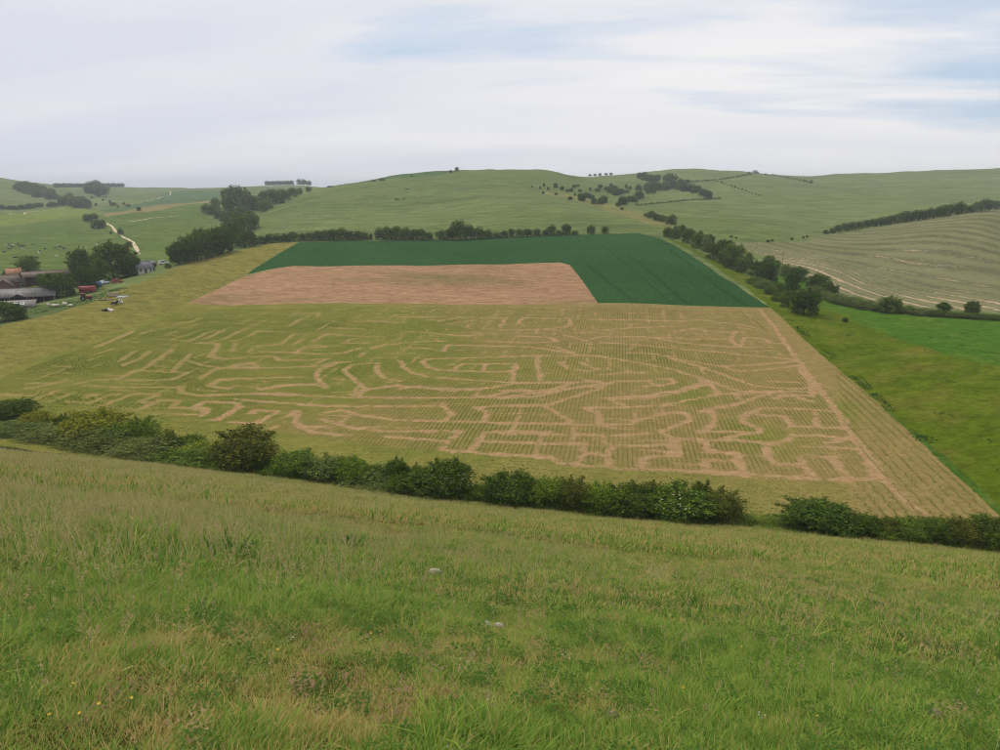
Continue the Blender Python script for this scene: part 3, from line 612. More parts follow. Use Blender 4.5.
for a in [(12,418,42,18,'bush','dark','dark rounded shrub at the far left end of the near hedge'),
 (20,432,56,15,'mound','grey','low bramble bank cut by the left picture edge'),(55,440,60,19,'mound','grey','grey-green bramble bank second from the left below the hedge'),
 (98,449,66,25,'mound','grey','long bramble bank in front of the yellow-flowering shrub'),(140,458,64,23,'mound','grey','bramble bank in front of the low yellow-green shrub'),
 (180,466,66,22,'mound','mid','dark bramble bank below the bright yellow shrub'),(215,474,60,19,'mound','mid','bramble bank in front of the large olive shrub'),(245,482,50,16,'mound','dark','last low bramble bank to the right, beside the narrow dark bush'),
 (38,426,32,14,'bush','yellow','small yellowish shrub right of the far left dark shrub'),(66,432,18,18,'bush','dark','small dark upright shrub left of the yellow-flowering one'),
 (95,440,54,30,'bush','yellow','broad yellow-flowering shrub near the left end of the hedge'),(112,444,32,20,'bush','bright','light green shrub against the right side of the yellow-flowering one'),
 (141,444,36,26,'bush','bright','green shrub with yellow tips between two dark ones on the left'),(169,455,28,24,'bush','dark','dark shrub just left of the small green round shrub'),
 (150,452,36,14,'bush','yellow','low yellow-green shrub below the one with yellow tips'),(194,452,24,17,'bush','mid','small round green shrub behind the bright yellow one'),
 (205,461,44,18,'bush','yellow','bright yellow-green sprawling shrub left of the large olive shrub'),(245,468,60,40,'bush','olive','large olive-dark shrub, the tallest in the left half of the hedge'),
 (264,485,17,29,'bush','deep','narrow dark bush right of the large olive shrub'),(276,489,34,15,'bush','mid','low bush at the foot of the narrow dark bush'),
 (298,487,42,35,'bush','mid','rounded green shrub right of the narrow dark bush'),(325,494,46,38,'bush','grey','large grey-green shrub between two greener ones'),(352,492,34,34,'bush','bright','light yellow-green shrub right of the large grey-green one'),
 (374,484,22,19,'bush','dark','small dark shrub showing over the grey willow mound'),(398,488,27,29,'tree','dark','dark pointed tree behind the grey willow mound'),(418,487,20,23,'tree','brown','brownish small tree left of the large dark dome'),
 (372,499,70,28,'mound','grey','pale grey-green willow mound in the middle of the hedge'),(357,499,28,14,'bush','yellow','low yellow-green bush at the foot of the willow mound'),(412,505,54,28,'bush','dark','dark wide bush left of the large dome with white blossom'),
 (449,507,52,45,'bush','deep','large dark dome with white blossom in mid hedge',True),(474,509,28,20,'bush','bright','small light green bush right of the large blossoming dome'),(494,510,24,30,'bush','dark','slim dark shrub between two large dark ones mid hedge'),
 (513,514,52,40,'bush','deep','wide dark shrub just right of the picture centre'),(549,516,40,37,'bush','bright','bright green shrub right of the wide dark central one'),(573,513,32,35,'bush','brown','dark brownish shrub between two bright green ones'),
 (590,508,22,24,'bush','yellow','yellow-topped shrub peeping out behind the brownish one'),(603,518,40,34,'bush','bright','bright green round shrub left of the large dark one'),(629,524,54,38,'bush','dark','large dark round shrub right of centre'),
 (652,512,26,30,'tree','brown','reddish-brown small tree behind the large dark round shrub'),(632,504,18,21,'tree','olive','small olive tree tip behind the hedge right of centre'),(679,526,66,39,'bush','mid','broad shrub dotted with white blossom near the gap',True),
 (700,514,24,33,'tree','dark','dark pointed small tree left of the hedge gap'),(722,526,38,36,'bush','brown','dark brownish shrub at the right-hand end before the gap'),(728,530,56,12,'mound','grey','low grey bramble at the edge of the hedge gap'),
 (764,531,40,9,'mound','mid','low weedy bramble lying in the hedge gap'),(818,538,64,33,'bush','deep','dark twiggy dome first to the right of the gap'),(861,541,34,26,'bush','dark','dark shrub second to the right of the gap'),(888,539,22,21,'tree','brown','small brownish tree tip right of the gap'),
 (880,543,34,18,'bush','mid','low green bush third to the right of the gap'),(909,543,34,24,'bush','bright','elder shrub with white blossom right of the gap',True),(935,543,36,25,'bush','mid','green shrub next right of the blossoming elder'),
 (958,545,38,26,'bush','brown','brownish shrub second from the right picture edge'),(988,546,42,28,'bush','dark','dark green shrub cut by the right picture edge')]:
    hedge(*a)

for i, (u, v) in enumerate([(285,492),(312,496),(340,499),(368,501),(396,505),(424,508),(462,511),(488,513),(530,517),(562,519),(586,520),(616,524),(650,527),(690,529),(800,540),(842,543),(872,545),(900,546),(925,547),(950,548),(975,549)]):
    hedge(u, v, trnd.uniform(30, 44), trnd.uniform(13, 20), 'mound', trnd.choice(['mid', 'bright', 'olive', 'mid']), '%s low bramble from the left along the front of the hedge' % ordw(i))
def row(items, name, noun, where, kind, cat, group, tints=('dark', 'mid', 'deep'), parts=('trunk', 'crown'), scale=1.0):
    items = sorted(items, key=lambda q: q[0]); cnt = len(items)
    pts = at_many([(q[0], q[1]) for q in items])
    for i, (q, p) in enumerate(zip(items, pts)):
        k = mpp(p); t = q[4] if len(q) > 4 else trnd.choice(tints); kd = q[5] if len(q) > 5 else kind
        plant(name, p, q[2] * k * 1.1 * scale, q[3] * k * 1.08 * scale, kd, t, '%s %s from the left %s' % (ordw(i), noun, where), cat, group)
# right-hand hedgerow running down beside the crop field (base u, base v, width, height)
row([(667,237,9,9),(675,239,12,12),(682,236,9,10),(688,243,13,13),(700,243,8,11),(697,248,13,13,'mid'),(707,252,11,14,'grey'),(709,246,11,11),(713,259,15,15),(724,255,20,14),(734,260,22,15),(730,268,17,12),(724,264,14,12),(741,272,15,12),(748,270,11,16),(756,276,17,14),(767,283,22,18,'deep'),
     (769,265,12,9),(777,269,9,8),(786,276,14,11,'grey'),(798,281,17,13),(792,292,18,18,'deep'),(817,289,22,14),(829,295,18,12),(804,314,29,23,'deep'),(788,300,9,9),(785,307,10,10,'mid'),(780,292,9,9,'mid'),(820,294,14,7,'grey')],
    'hedgerow_tree', 'tree', 'in the hedgerow beside the dark green crop', 'tree', 'tree', 'trees of the right-hand hedgerow', ('deep', 'dark', 'dark', 'mid'))
row([(756,284,20,7),(764,288,22,8),(772,294,18,8),(779,301,16,8),(814,293,16,7),(826,299,18,8),(838,303,22,9),(852,306,24,9),(866,309,24,8),(880,311,20,7),(908,313,22,7),(922,315,22,7),(937,316,20,6),(955,317,22,6),(972,318,22,5),(990,319,24,5)],
    'bramble_bank', 'bramble bank', 'along the lower end of the right hedgerow', 'mound', 'bramble', 'brambles under the right-hand hedgerow', ('grey', 'mid', 'dark'))
row([(889.5,313,21,15),(943,314,13,11),(971.7,314,15,12),(845,322,6,4)], 'field_bush', 'lone bush', 'beyond the bright green pasture on the right', 'tree', 'shrub', 'lone bushes above the bright pasture', ('deep', 'dark'))
row([(646,217,5,4),(651,219,9,8),(657,221,9,7),(663,222,9,7),(671,225,12,10)], 'far_hedgerow_tree', 'tree', 'in the short row above the right hedgerow', 'far', 'tree', 'short row of trees above the hedgerow', ('dark', 'mid'))
# hedge along the top of the dark green crop
row([(176,262,12,8),(254,245,9,8),(262,244,10,8),(270,243,10,9),(278,242,10,8),(286,242,10,8),(294,241,10,9),(302,241,10,8),(310,241,10,9),(318,240.5,10,9),(326,240.5,10,10),(334,240.5,11,11),(342,240,12,12),(350,240,10,9),(358,240,10,9),(365,239.5,9,7),(371,239.5,4,6),
     (380,240,10,12),(388,240,12,13),(397,240,13,13),(406,240,11,12),(414,240,10,10),(421,240,10,11),(429,239.5,9,7),(440,239.5,11,9),(449,240,12,12),(459,240,18,19),(469,239.5,12,15),(478,239,12,12),(487,238.5,11,9),(496,238,10,6),(504,237.5,9,7),(512,237,9,8),(520,237,9,8),(528,236.5,9,8),(537,236,9,7),(545,235.5,8,6),
     (551,235.5,10,10),(559,235,8,5),(566,235,10,11),(575,234.5,9,4),(591,234,9,9),(605,233.5,8,7)],
    'hedge_shrub', 'shrub', 'in the hedge along the top of the dark green crop', 'far', 'shrub', 'hedge along the top of the crop', ('deep', 'dark'))
# wood on the left
row([(180,264,20,20,'deep','tree'),(190,262,22,24,'deep','tree'),(201,259,24,25,'dark','tree'),(212,256,24,25,'dark','tree'),(223,253,22,24,'deep','tree'),(201,246,16,16,'mid','tree'),(217,247,16,14,'bright','tree'),(233,247,18,22,'dark','tree'),(241,248,12,14,'dark'),(240,238,16,20,'mid','tree'),(250,247,13,15,'dark','tree'),(248,231,16,18,'dark'),(228,234,14,16),(255,228,12,14)],
    'wood_tree', 'tree', 'in the near end of the left-hand wood', 'far', 'tree', 'near wood left of the crop', ('deep', 'dark', 'mid'))
row([(205,213,9,9),(211,215,10,9),(216,211,11,12),(219,220,11,10),(226,222,12,11),(232,222,12,11),(238,223,12,11),(229,212,14,16,'deep'),(237,209,26,22,'deep'),(247,211,15,16,'dark'),(255,211,14,14),(241,216,12,10),(250,221,10,10,'mid'),(254,224,10,10,'mid'),(262,212,11,11),(268,209,11,11),(265,204,12,12),(273,204,12,12),(280,203,11,10),(287,200,10,9),(293,197,10,9),(299,195,8,7),(309,192,6,5),(272,198,12,9),(282,196,10,7)],
    'coombe_tree', 'tree', 'in the far part of the left-hand wood', 'far', 'tree', 'far wood left of the hill', ('deep', 'dark', 'mid'))
# far scrub, scattered: too alike to tell apart
def scatter_trees(items, name, label, cat, group, tints=('dark', 'deep'), kind='far', dense=False):
    items = sorted(items, key=lambda q: q[0]); cnt = 0
    pts = at_many([(q[0], q[1]) for q in items])
    for q, p in zip(items, pts):
        k = mpp(p); plant(name, p, q[2] * k, q[3] * k, kind, trnd.choice(tints), label if dense else '%s from the left, %s' % (ordw(cnt), label), cat, group); cnt += 1
rr_ = random.Random(11)
def blob(cu, cv, du, dv, cnt, w=5.5, h=4.5, tilt=0):
    o = []
    for _ in range(cnt):
        a, q = rr_.uniform(0, 6.28), math.sqrt(rr_.random()); x = du * q * math.cos(a); y = dv * q * math.sin(a) + tilt * x
        s = rr_.uniform(.9, 1.5); o.append((cu + x, cv + y, w * s, h * s))
    return o
scatter_trees([(544,187,3,4),(540,189,2.5,3),(543,194,3,3),(548,190,3,3.5),(556,188,6,5),(562,190,5,4),(571,192,5,4.5),(574,188,5,3.5),(578,187,4,3),(580,192,5,3),(570,200,6,4),(556,195,4,2.5),(567,192,4,3),(532,187.5,2,2),(590,191,3,4),(575,196,3,3)], 'scrub_bush', 'dark bush scattered in the far coombe right of the hill', 'shrub', 'scattered bushes in the far coombe')
scatter_trees(blob(591,201,13,4.5,14,6,5,.12), 'scrub_tree', 'dark tree in the dense thicket in the middle of the far coombe', 'tree', 'thicket in the far coombe', dense=True)
scatter_trees(blob(611,192,18,3.2,14,6,4,.12) + [(611,187,4,4),(626,189,4,5),(630,190,4,4)], 'scrub_tree', 'dark tree in the upper thicket of the far coombe', 'tree', 'upper thicket in the far coombe', dense=True)
scatter_trees(blob(647,180,15,2.5,12,6,5,.1) + [(670,186,16,13),(680,184,8,6),(687,183,6,4)], 'plantation_tree', 'dark tree in the topmost plantation near the skyline', 'tree', 'topmost plantation', dense=True)
scatter_trees(blob(657,191,21,2.2,15,7,6,-.07) + blob(694,194,15,2.5,12,7,6,.35), 'plantation_tree', 'dark tree in the long plantation band below the topmost one', 'tree', 'plantation band', dense=True)
scatter_trees(blob(632,202,11,3,9,7,6,-.3) + [(618,207,6,6),(622,210,4,3)], 'scrub_tree', 'dark tree in the lower tongue of the coombe plantation', 'tree', 'lower tongue of the plantation', dense=True)
def line(pts, step, w, h, jit=.4):
    o = []
    for (a, b), (c, d) in zip(pts[:-1], pts[1:]):
        k = max(1, int(math.hypot(c - a, d - b) / step))
        for i in range(k):
            s = rr_.uniform(.7, 1.3); o.append((a + (c - a) * i / k + rr_.uniform(-jit, jit), b + (d - b) * i / k, w * s, h * s))
    return o
scatter_trees(line([(636,205.5),(660,203.5),(690,200.5),(722,199)], 2.6, 3.4, 1.8), 'far_hedge', 'low shrub in the far hedge below the plantation', 'shrub', 'far hedge below the plantation', ('dark',), 'farmound')
scatter_trees(line([(690,182.5),(720,180),(754,174.5)], 2.8, 3.2, 1.8), 'far_hedge', 'low shrub in the far hedge climbing to the skyline', 'shrub', 'far hedge climbing to the skyline', ('dark',), 'farmound')
scatter_trees(line([(754,174),(780,177),(811,183)], 3.4, 3.4, 1.8) + [(755,174,8,4),(749,174.5,4,3),(811,183.5,4,4)], 'far_hedge', 'low shrub in the hedge falling right from the skyline clump', 'shrub', 'hedge right of the skyline clump', ('dark',), 'farmound')
scatter_trees(line([(718,182),(763,197)], 3.6, 2.2, 1.8), 'far_hedge', 'small bush in the dotted line across the far pasture', 'shrub', 'dotted bushes on the far pasture', ('dark',), 'far')
row([(826,234,6,4),(832,233,7,5),(838,232,8,7),(845,231,9,8),(852,230,9,8),(859,229,9,8),(866,228,9,8),(873,227,9,8),(880,226,10,9),(887,225,10,9),(894,224,10,9),(901,223,11,11),(908,222,10,10),(915,221,11,10),(922,220,10,10),(929,219,11,11),(937,218,11,11),(945,217,12,12),(953,215.5,12,12),(961,214.5,11,12),(969,213.5,9,8),(977,212,10,10),(985,211,12,12),(994,209.5,11,9)],
    'shelter_tree', 'tree', 'in the shelter belt above the striped field', 'far', 'tree', 'shelter belt above the striped field', ('dark', 'deep'))
scatter_trees([(768,242,4,2.5),(772,241.5,4,2.5),(792,240,3.5,2.5),(803,238.5,3,2.5),(807,237.5,3,2.5),(731,237.5,4,2.5),(736,238.5,3,2)], 'small_bush', 'small dark bush at the near edge of the far pasture', 'shrub', 'small bushes at the foot of the far pasture')
scatter_trees([(457,171.5,5,4.5),(451,173,4,3)], 'hilltop_tree', 'small windblown tree on top of the central hill', 'tree', 'trees on the central hilltop')
scatter_trees([(412,176.5,4,2),(382,180.5,8,2.5),(374,181.5,5,2),(330,187.5,8,2),(407,189.5,5,1.2),(397,200,6,1.4),(404,199.5,4,1.2)], 'gorse_patch', 'low dark gorse patch on the open central hill', 'shrub', 'gorse on the central hill', ('dark',), 'farmound')
scatter_trees([(590,172.6,4,2.4),(595,172.6,4,2.8),(600,172.5,4,2.8),(606,172.5,4,2.4),(611,172.4,4,2.6)], 'skyline_tree', 'small tree on the skyline right of the central hill', 'tree', 'trees on the skyline right of the hill')
scatter_trees([(267 + 3.6 * i, 185.4, 5.5, 5) for i in range(8)], 'skyline_tree', 'tree in the long clump on the skyline left of the hill', 'tree', 'long skyline clump')
scatter_trees([(299,185.2,6,6),(304,185.2,7,6.5),(309,185.4,6,5.5)], 'skyline_tree', 'tree of the short round skyline clump left of the hill', 'tree', 'short skyline clump')
scatter_trees([(56 + 4.4 * i, 187.6 - .01 * i, 6.5, 4.5) for i in range(16)], 'skyline_tree', 'tree in the long clump on the skyline at far left', 'tree', 'far left skyline clump')
scatter_trees(blob(97,193,12,3.0,16,8,7,.12), 'coppice_tree', 'dark tree in the compact coppice on the far left slope', 'tree', 'far left coppice', dense=True)
scatter_trees(blob(32,193,18,4.0,26,7,6,.26) + blob(66,202,22,5.0,32,7,6,.24), 'scrub_tree', 'dark tree in the scrub band down the far left hill', 'tree', 'scrub band on the far left hill', ('dark', 'deep', 'olive'), dense=True)
scatter_trees(line([(0,209),(18,210),(44,207)], 3.2, 6, 4.5) + line([(49,207),(63,205)], 3.5, 6, 4.5), 'far_hedge', 'shrub in the hedge at the foot of the far left hill', 'shrub', 'hedge under the far left hill')
scatter_trees([(96,206,3,3),(103,201,3,2.5),(110,203,3,3),(113,206,8,4),(118,208,3,3),(99,197,3,2),(92,198,3,2),(106,198,2.5,2),(124,205,3,3),(128,207,6,3)], 'scrub_bush', 'small bush dotted on the far left slope', 'shrub', 'bushes on the far left slope')
row([(88,222,9,8),(94,220,9,7),(98,228.5,15,8),(103,226,6,6),(121,235,7,7,'deep'),(129.5,247,7,6,'deep'),(139,211,6,4),(111,234,3,2.5)], 'track_bush', 'bush', 'along the chalk farm track', 'far', 'shrub', 'bushes along the chalk track', ('dark', 'deep'))
# farm trees
for u, v, w, h, t, lab in [(83,281,26,30,'deep','big dark tree left of the tallest farmyard tree'),(114,279,42,34,'dark','broad tallest tree in the farmyard'),(88,291,22,24,'deep','lower dark tree in front of the two big farmyard trees'),
     (101,284,20,24,'dark','dark tree between the two big farmyard trees'),(60,297,31,23,'deep','round dense tree right of the open-fronted barn'),(29,277,22,20,'mid','green tree behind the farm roofs'),(8,279,11,9,'deep','small dark tree left of the terracotta roof'),
     (45,288,16,14,'dark','dark tree between the rusty-roofed and open-fronted barns'),(132,276,20,20,'dark','dark tree just left of the white cottage'),(20,284,10,8,'deep','small dark tree between the farm roofs'),(6,321,32,18,'dark','dark bush below the farm at the left picture edge'),(22,319,14,11,'dark','small bush right of the one at the left edge'),(40,279,8,6,'mid','small bush by the rusty-roofed barn'),(152,270,8,7,'dark','bush right of the white cottage'),(168,268,8,5,'mid','bush by the parked van')]:
    p = at(u, v); k = mpp(p); plant('farm_tree', p, w * k * 1.05, h * k * 1.05, 'tree' if h > 12 else 'far', t, lab, 'tree' if h > 12 else 'shrub', 'trees around the farm')

# ------------------------------------------------------------------ scattered stuff (geometry-node instances of small plants)
def protos(name, meshes):
    c = bpy.data.collections.new(name)
    for i, me in enumerate(meshes): c.objects.link(bpy.data.objects.new('%s_%02d' % (name, i), me))
    return c
def scatter(name, label, P, rot, scl, var, col, extra=None):
    me = bpy.data.meshes.new(name); me.vertices.add(len(P)); me.vertices.foreach_set('co', np.asarray(P, float).ravel()); me.update()
    a = me.attributes.new('rot', 'FLOAT_VECTOR', 'POINT'); a.data.foreach_set('vector', np.asarray(rot, np.float32).ravel())
    a = me.attributes.new('scl', 'FLOAT', 'POINT'); a.data.foreach_set('value', np.asarray(scl, np.float32))
    a = me.attributes.new('var', 'INT', 'POINT'); a.data.foreach_set('value', np.asarray(var, np.int32))
    for k, v in (extra or {}).items():
        a = me.attributes.new(k, 'FLOAT', 'POINT'); a.data.foreach_set('value', np.asarray(v, np.float32))
    g = bpy.data.node_groups.new(name, 'GeometryNodeTree')
    g.interface.new_socket('Geometry', in_out='INPUT', socket_type='NodeSocketGeometry'); g.interface.new_socket('Geometry', in_out='OUTPUT', socket_type='NodeSocketGeometry')
    gi, go = g.nodes.new('NodeGroupInput'), g.nodes.new('NodeGroupOutput')
    ci = g.nodes.new('GeometryNodeCollectionInfo'); ci.inputs[0].default_value = col; ci.inputs[1].default_value = True; ci.inputs[2].default_value = True
    ip = g.nodes.new('GeometryNodeInstanceOnPoints'); ip.inputs['Pick Instance'].default_value = True
    def na(nm, ty):
        q = g.nodes.new('GeometryNodeInputNamedAttribute'); q.data_type = ty; q.inputs[0].default_value = nm; return q.outputs[0]
    g.links.new(gi.outputs[0], ip.inputs['Points']); g.links.new(ci.outputs[0], ip.inputs['Instance'])
    g.links.new(na('var', 'INT'), ip.inputs['Instance Index']); g.links.new(na('rot', 'FLOAT_VECTOR'), ip.inputs['Rotation']); g.links.new(na('scl', 'FLOAT'), ip.inputs['Scale'])
    g.links.new(ip.outputs[0], go.inputs[0])
    o = link(name, me); o.modifiers.new('scatter', 'NODES').node_group = g
    o['kind'] = 'stuff'; o['label'] = label; return o
def blade_mat(name, a, b, dry=None, seed=False):
    m, n, l, bsdf = nt(name)
    oi = n.new('ShaderNodeObjectInfo'); col = mix(n, l, oi.outputs['Random'], a, b)
    if dry:
        d = attr(n, 'dry', 'INSTANCER'); geo = n.new('ShaderNodeNewGeometry')
        d2 = mmath(n, l, 'ADD', d, mmath(n, l, 'MULTIPLY', mmath(n, l, 'SUBTRACT', geo.outputs['Random Per Island'], .5), 1.2))
        col = mix(n, l, ramp(n, l, d2, .15, .95), col, dry)
    l.new(col, bsdf.inputs['Base Color']); bsdf.inputs['Roughness'].default_value = .7; bsdf.inputs['Specular IOR Level'].default_value = .08
    tr = n.new('ShaderNodeBsdfTranslucent'); l.new(col, tr.inputs[0]); ms = n.new('ShaderNodeMixShader'); ms.inputs[0].default_value = .3
    out = [q for q in n if q.type == 'OUTPUT_MATERIAL'][0]
    l.new(bsdf.outputs[0], ms.inputs[1]); l.new(tr.outputs[0], ms.inputs[2]); l.new(ms.outputs[0], out.inputs[0])
blade_mat('grass_blade', S(74,120,38), S(144,166,68), S(194,168,106))
blade_mat('seed_head', S(176,162,112), S(200,184,136))
blade_mat('maize_leaf', S(116,138,54), S(138,152,66), S(164,148,90))
blade_mat('weed_leaf', S(66,100,36), S(84,116,44))
def tuft(name, seed, nb, spread, hmin, hmax, wid, bend, mat='grass_blade', seeds=0):
    r = random.Random(seed); V, F, MI = [], [], []
    for b in range(nb):
        a = r.uniform(0, 6.283); q = spread * math.sqrt(r.random()); x, y = q * math.cos(a), q * math.sin(a)
        h = r.uniform(hmin, hmax); la = a + r.uniform(-.9, .9); ln = h * bend * r.uniform(.3, 1.3); w = wid * r.uniform(.6, 1.2)
        px, py = -math.sin(la) * w, math.cos(la) * w; b0 = len(V)
        for t, ww in ((0, .8), (.4, 1), (.75, .7), (1, .08)):
            ox, oy, oz = math.cos(la) * ln * t * t, math.sin(la) * ln * t * t, h * t * (1 - .25 * bend * t * t) - .02
            V += [(x + ox - px * ww, y + oy - py * ww, oz), (x + ox + px * ww, y + oy + py * ww, oz)]
        for k in range(3): F.append((b0 + 2 * k, b0 + 2 * k + 1, b0 + 2 * k + 3, b0 + 2 * k + 2)); MI.append(0)
    for b in range(seeds):
        a = r.uniform(0, 6.283); q = spread * r.random(); x, y = q * math.cos(a), q * math.sin(a); h = r.uniform(.75, 1.1) * hmax * 1.7; la = r.uniform(0, 6.28); ln = h * r.uniform(.1, .45)
        b0 = len(V); w = wid * .35; px, py = -math.sin(la) * w, math.cos(la) * w
        for t in (0, .5, 1):
            ox, oy = math.cos(la) * ln * t * t, math.sin(la) * ln * t * t; V += [(x + ox - px, y + oy - py, h * t), (x + ox + px, y + oy + py, h * t)]
        for k in range(2): F.append((b0 + 2 * k, b0 + 2 * k + 1, b0 + 2 * k + 3, b0 + 2 * k + 2)); MI.append(1)
        for k in range(11):       # panicle
            t = 1 - .26 * r.random(); cx_, cy_, cz_ = x + math.cos(la) * ln * t * t + r.uniform(-.012, .012), y + math.sin(la) * ln * t * t + r.uniform(-.012, .012), h * t
            s_ = r.uniform(.003, .006); da = r.uniform(0, 6.28); b0 = len(V)
            V += [(cx_, cy_, cz_ - s_ * 1.3), (cx_ + s_ * math.cos(da), cy_ + s_ * math.sin(da), cz_), (cx_, cy_, cz_ + s_ * 1.6), (cx_ - s_ * math.cos(da), cy_ - s_ * math.sin(da), cz_)]
            F.append((b0, b0 + 1, b0 + 2, b0 + 3)); MI.append(1)
    return mesh_np(name, V, F, [mat, 'seed_head'], MI)

# meadow sward on the slope
DRYP = [(300,700,.9,1.0),(610,715,.55,1.1),(560,690,.7,.5),(110,655,.5,.8),(655,580,1.2,.8),(640,600,2,.4),(935,718,.35,.9),(180,735,.5,.7),(495,630,.6,.8),(40,700,.6,.6),(760,575,3,.4),(400,690,.7,.5),(420,735,.5,.6),(250,640,.8,.4)]
LUSH = [(230,555,1.6,1.0),(480,740,.45,1.0),(800,700,.8,1.0),(70,570,2.2,.8),(700,640,1.2,.7),(340,600,1.2,.9),(860,720,.5,.8),(240,730,.4,.8),(150,600,1.0,.5),(560,570,1.5,.5),(80,690,.7,.5),(700,735,.5,.5),(960,640,1.2,.4)]
_dw = [(W([(u, v)])[0], r, a) for u, v, r, a in DRYP]; _lw = [(W([(u, v)])[0], r, a) for u, v, r, a in LUSH]
def dryness(x, y):
    d = .13 + fbm(x * .8, y * .8, 3) * 1.15 + fbm(x * 2.6 + 9, y * 2.6, 2) * .9 + fbm(x * .16 + 3, y * .16, 2) * .4 + np.clip((y - 10) / 22, 0, 1) * .36
    for (px, py), r, a in _dw: d = d + a * .6 * np.exp(-((x - px) ** 2 + (y - py) ** 2) / r ** 2)
    for (px, py), r, a in _lw: d = d - a * .5 * np.exp(-((x - px) ** 2 + (y - py) ** 2) / r ** 2)
    return np.clip(d, 0, 1.1)
def lushness(x, y):
    d = np.zeros(len(x))
    for (px, py), r, a in _lw: d = d + a * np.exp(-((x - px) ** 2 + (y - py) ** 2) / r ** 2)
    return d
def ring(r0, r1, dens, half=.86):
    n_ = int((r1 * r1 - r0 * r0) * half * dens); r = np.sqrt(rng.uniform(r0 * r0, r1 * r1, n_)); t = rng.uniform(-half, half, n_)
    return np.sin(t) * r, np.cos(t) * r
def lay(name, label, r0, r1, dens, col, nvar, smin, smax, seedp=0, seedvar=(), half=.86):
    x, y = ring(r0, r1, dens, half)
    p, v = slope_plane(x, y), valley(x, y); k = p > v + .3; x, y = x[k], y[k]
    d = dryness(x, y); lu = lushness(x, y)
    keep = rng.random(len(x)) < np.clip(1.15 - .55 * d, .25, 1); x, y, d, lu = x[keep], y[keep], d[keep], lu[keep]
    nrm = len(x); sc = rng.uniform(smin, smax, nrm) * (1 + .4 * lu) * (.75 + .6 * np.clip(fbm(x * 1.3, y * 1.3, 2) + .5, 0, 1)) * np.clip(1.15 - .35 * d, .6, 1.2)
    var = rng.integers(0, nvar, nrm)
    if seedp:
        left = np.clip(.5 - x / np.maximum(y, 1) * .9, .25, 1.3) * np.clip((np.hypot(x, y) - 2.5) / 5, .15, 1.4)
        sd_ = rng.random(nrm) < seedp * left; var[sd_] = rng.choice(seedvar, sd_.sum())
    rot = np.column_stack([rng.uniform(-.15, .15, nrm) - .25 * 0, rng.uniform(-.15, .15, nrm), rng.uniform(0, 6.283, nrm)])
    scatter(name, label, np.column_stack([x, y, height(x, y) - .01]), rot, sc, var, col, {'dry': d})
gnear = protos('sward_tuft', [tuft('sward', 100 + k, 40, .08, .018, .055 + .010 * k, .0021, .9) for k in range(5)] + [tuft('sward_long', 120 + k, 16, .05, .08, .19, .0024, 1.1, seeds=1 + k % 2) for k in range(4)])
gmid = protos('meadow_tuft', [tuft('meadow', 140 + k, 38, .17, .022, .08, .0048, .9) for k in range(4)] + [tuft('meadow_long', 160 + k, 14, .12, .1, .22, .0045, .9, seeds=3) for k in range(3)])
gfar = protos('hill_tuft', [tuft('hill', 180 + k, 26, .42, .07, .22, .016, .7) for k in range(4)] + [tuft('hill_long', 190 + k, 16, .35, .1, .25, .012, .8, seeds=9) for k in range(2)])
lay('near_grass', 'short mixed meadow grass with stalks nearest the viewer', 1.8, 9, 420, gnear, 5, .75, 1.25, .05, (5, 6, 7, 8))
lay('meadow_grass', 'meadow grass with pale seed heads on the middle of the slope', 9, 26, 75, gmid, 4, .8, 1.3, .11, (4, 5, 6))
lay('hillside_grass', 'brownish grass on the lower part of the slope', 26, 112, 9, gfar, 4, .7, 1.3, .12, (4, 5), .80)

# vivid tussocks standing out of the shorter turf
tus = protos('tussock', [tuft('tussock', 600 + k, 90, .13, .06, .17, .0034, 1.1) for k in range(3)])
x, y = ring(2.2, 34, 2.2); k = slope_plane(x, y) > valley(x, y) + .3; x, y = x[k], y[k]; k = (fbm(x * .7 + 20, y * .7, 2) > .02); x, y = x[k], y[k]; N = len(x)
scatter('tussock_grass', 'vivid green tussocks standing out of the shorter turf', np.column_stack([x, y, height(x, y) - .01]), np.column_stack([rng.uniform(-.15, .15, N), rng.uniform(-.15, .15, N), rng.uniform(0, 6.28, N)]), rng.uniform(.5, 1.25, N), rng.integers(0, 3, N), tus, {'dry': np.clip(rng.normal(-.12, .15, N), -.4, .3)})
# clover, plantain and small leafy weeds through the sward
def rosette(name, seed, nl, r0, mat):
    r = random.Random(seed); V, F = [], []
    for k in range(nl):
        a = r.uniform(0, 6.283); q = r0 * math.sqrt(r.random()); cx_, cy_ = q * math.cos(a), q * math.sin(a); ln = r.uniform(.006, .016); w = ln * r.uniform(.35, .6); z = r.uniform(.015, .06); t = r.uniform(0, 6.28); tl = r.uniform(-.3, .5) * ln; b = len(V); c_, s_ = math.cos(t), math.sin(t)
        V += [(cx_ - c_ * ln, cy_ - s_ * ln, z - tl), (cx_ + s_ * w, cy_ - c_ * w, z), (cx_ + c_ * ln, cy_ + s_ * ln, z + tl), (cx_ - s_ * w, cy_ + c_ * w, z)]; F.append((b, b+1, b+2, b+3))
    return mesh_np(name, V, F, [mat])
blade_mat('dead_leaf', S(132,108,78), S(166,142,104)); blade_mat('white_floret', S(206,204,190), S(226,222,210))
hc = protos('herb', [rosette('herb', 500 + k, 90, .10, 'weed_leaf') for k in range(3)] + [rosette('litter', 510 + k, 60, .10, 'dead_leaf') for k in range(2)] + [rosette('floret', 520, 7, .05, 'white_floret')])
x, y = ring(1.8, 22, 16); k = (slope_plane(x, y) > valley(x, y)) & (rng.random(len(x)) < np.clip((np.hypot(x, y) - 2) / 3.5, .15, 1)); x, y = x[k], y[k]; d = dryness(x, y); N = len(x)
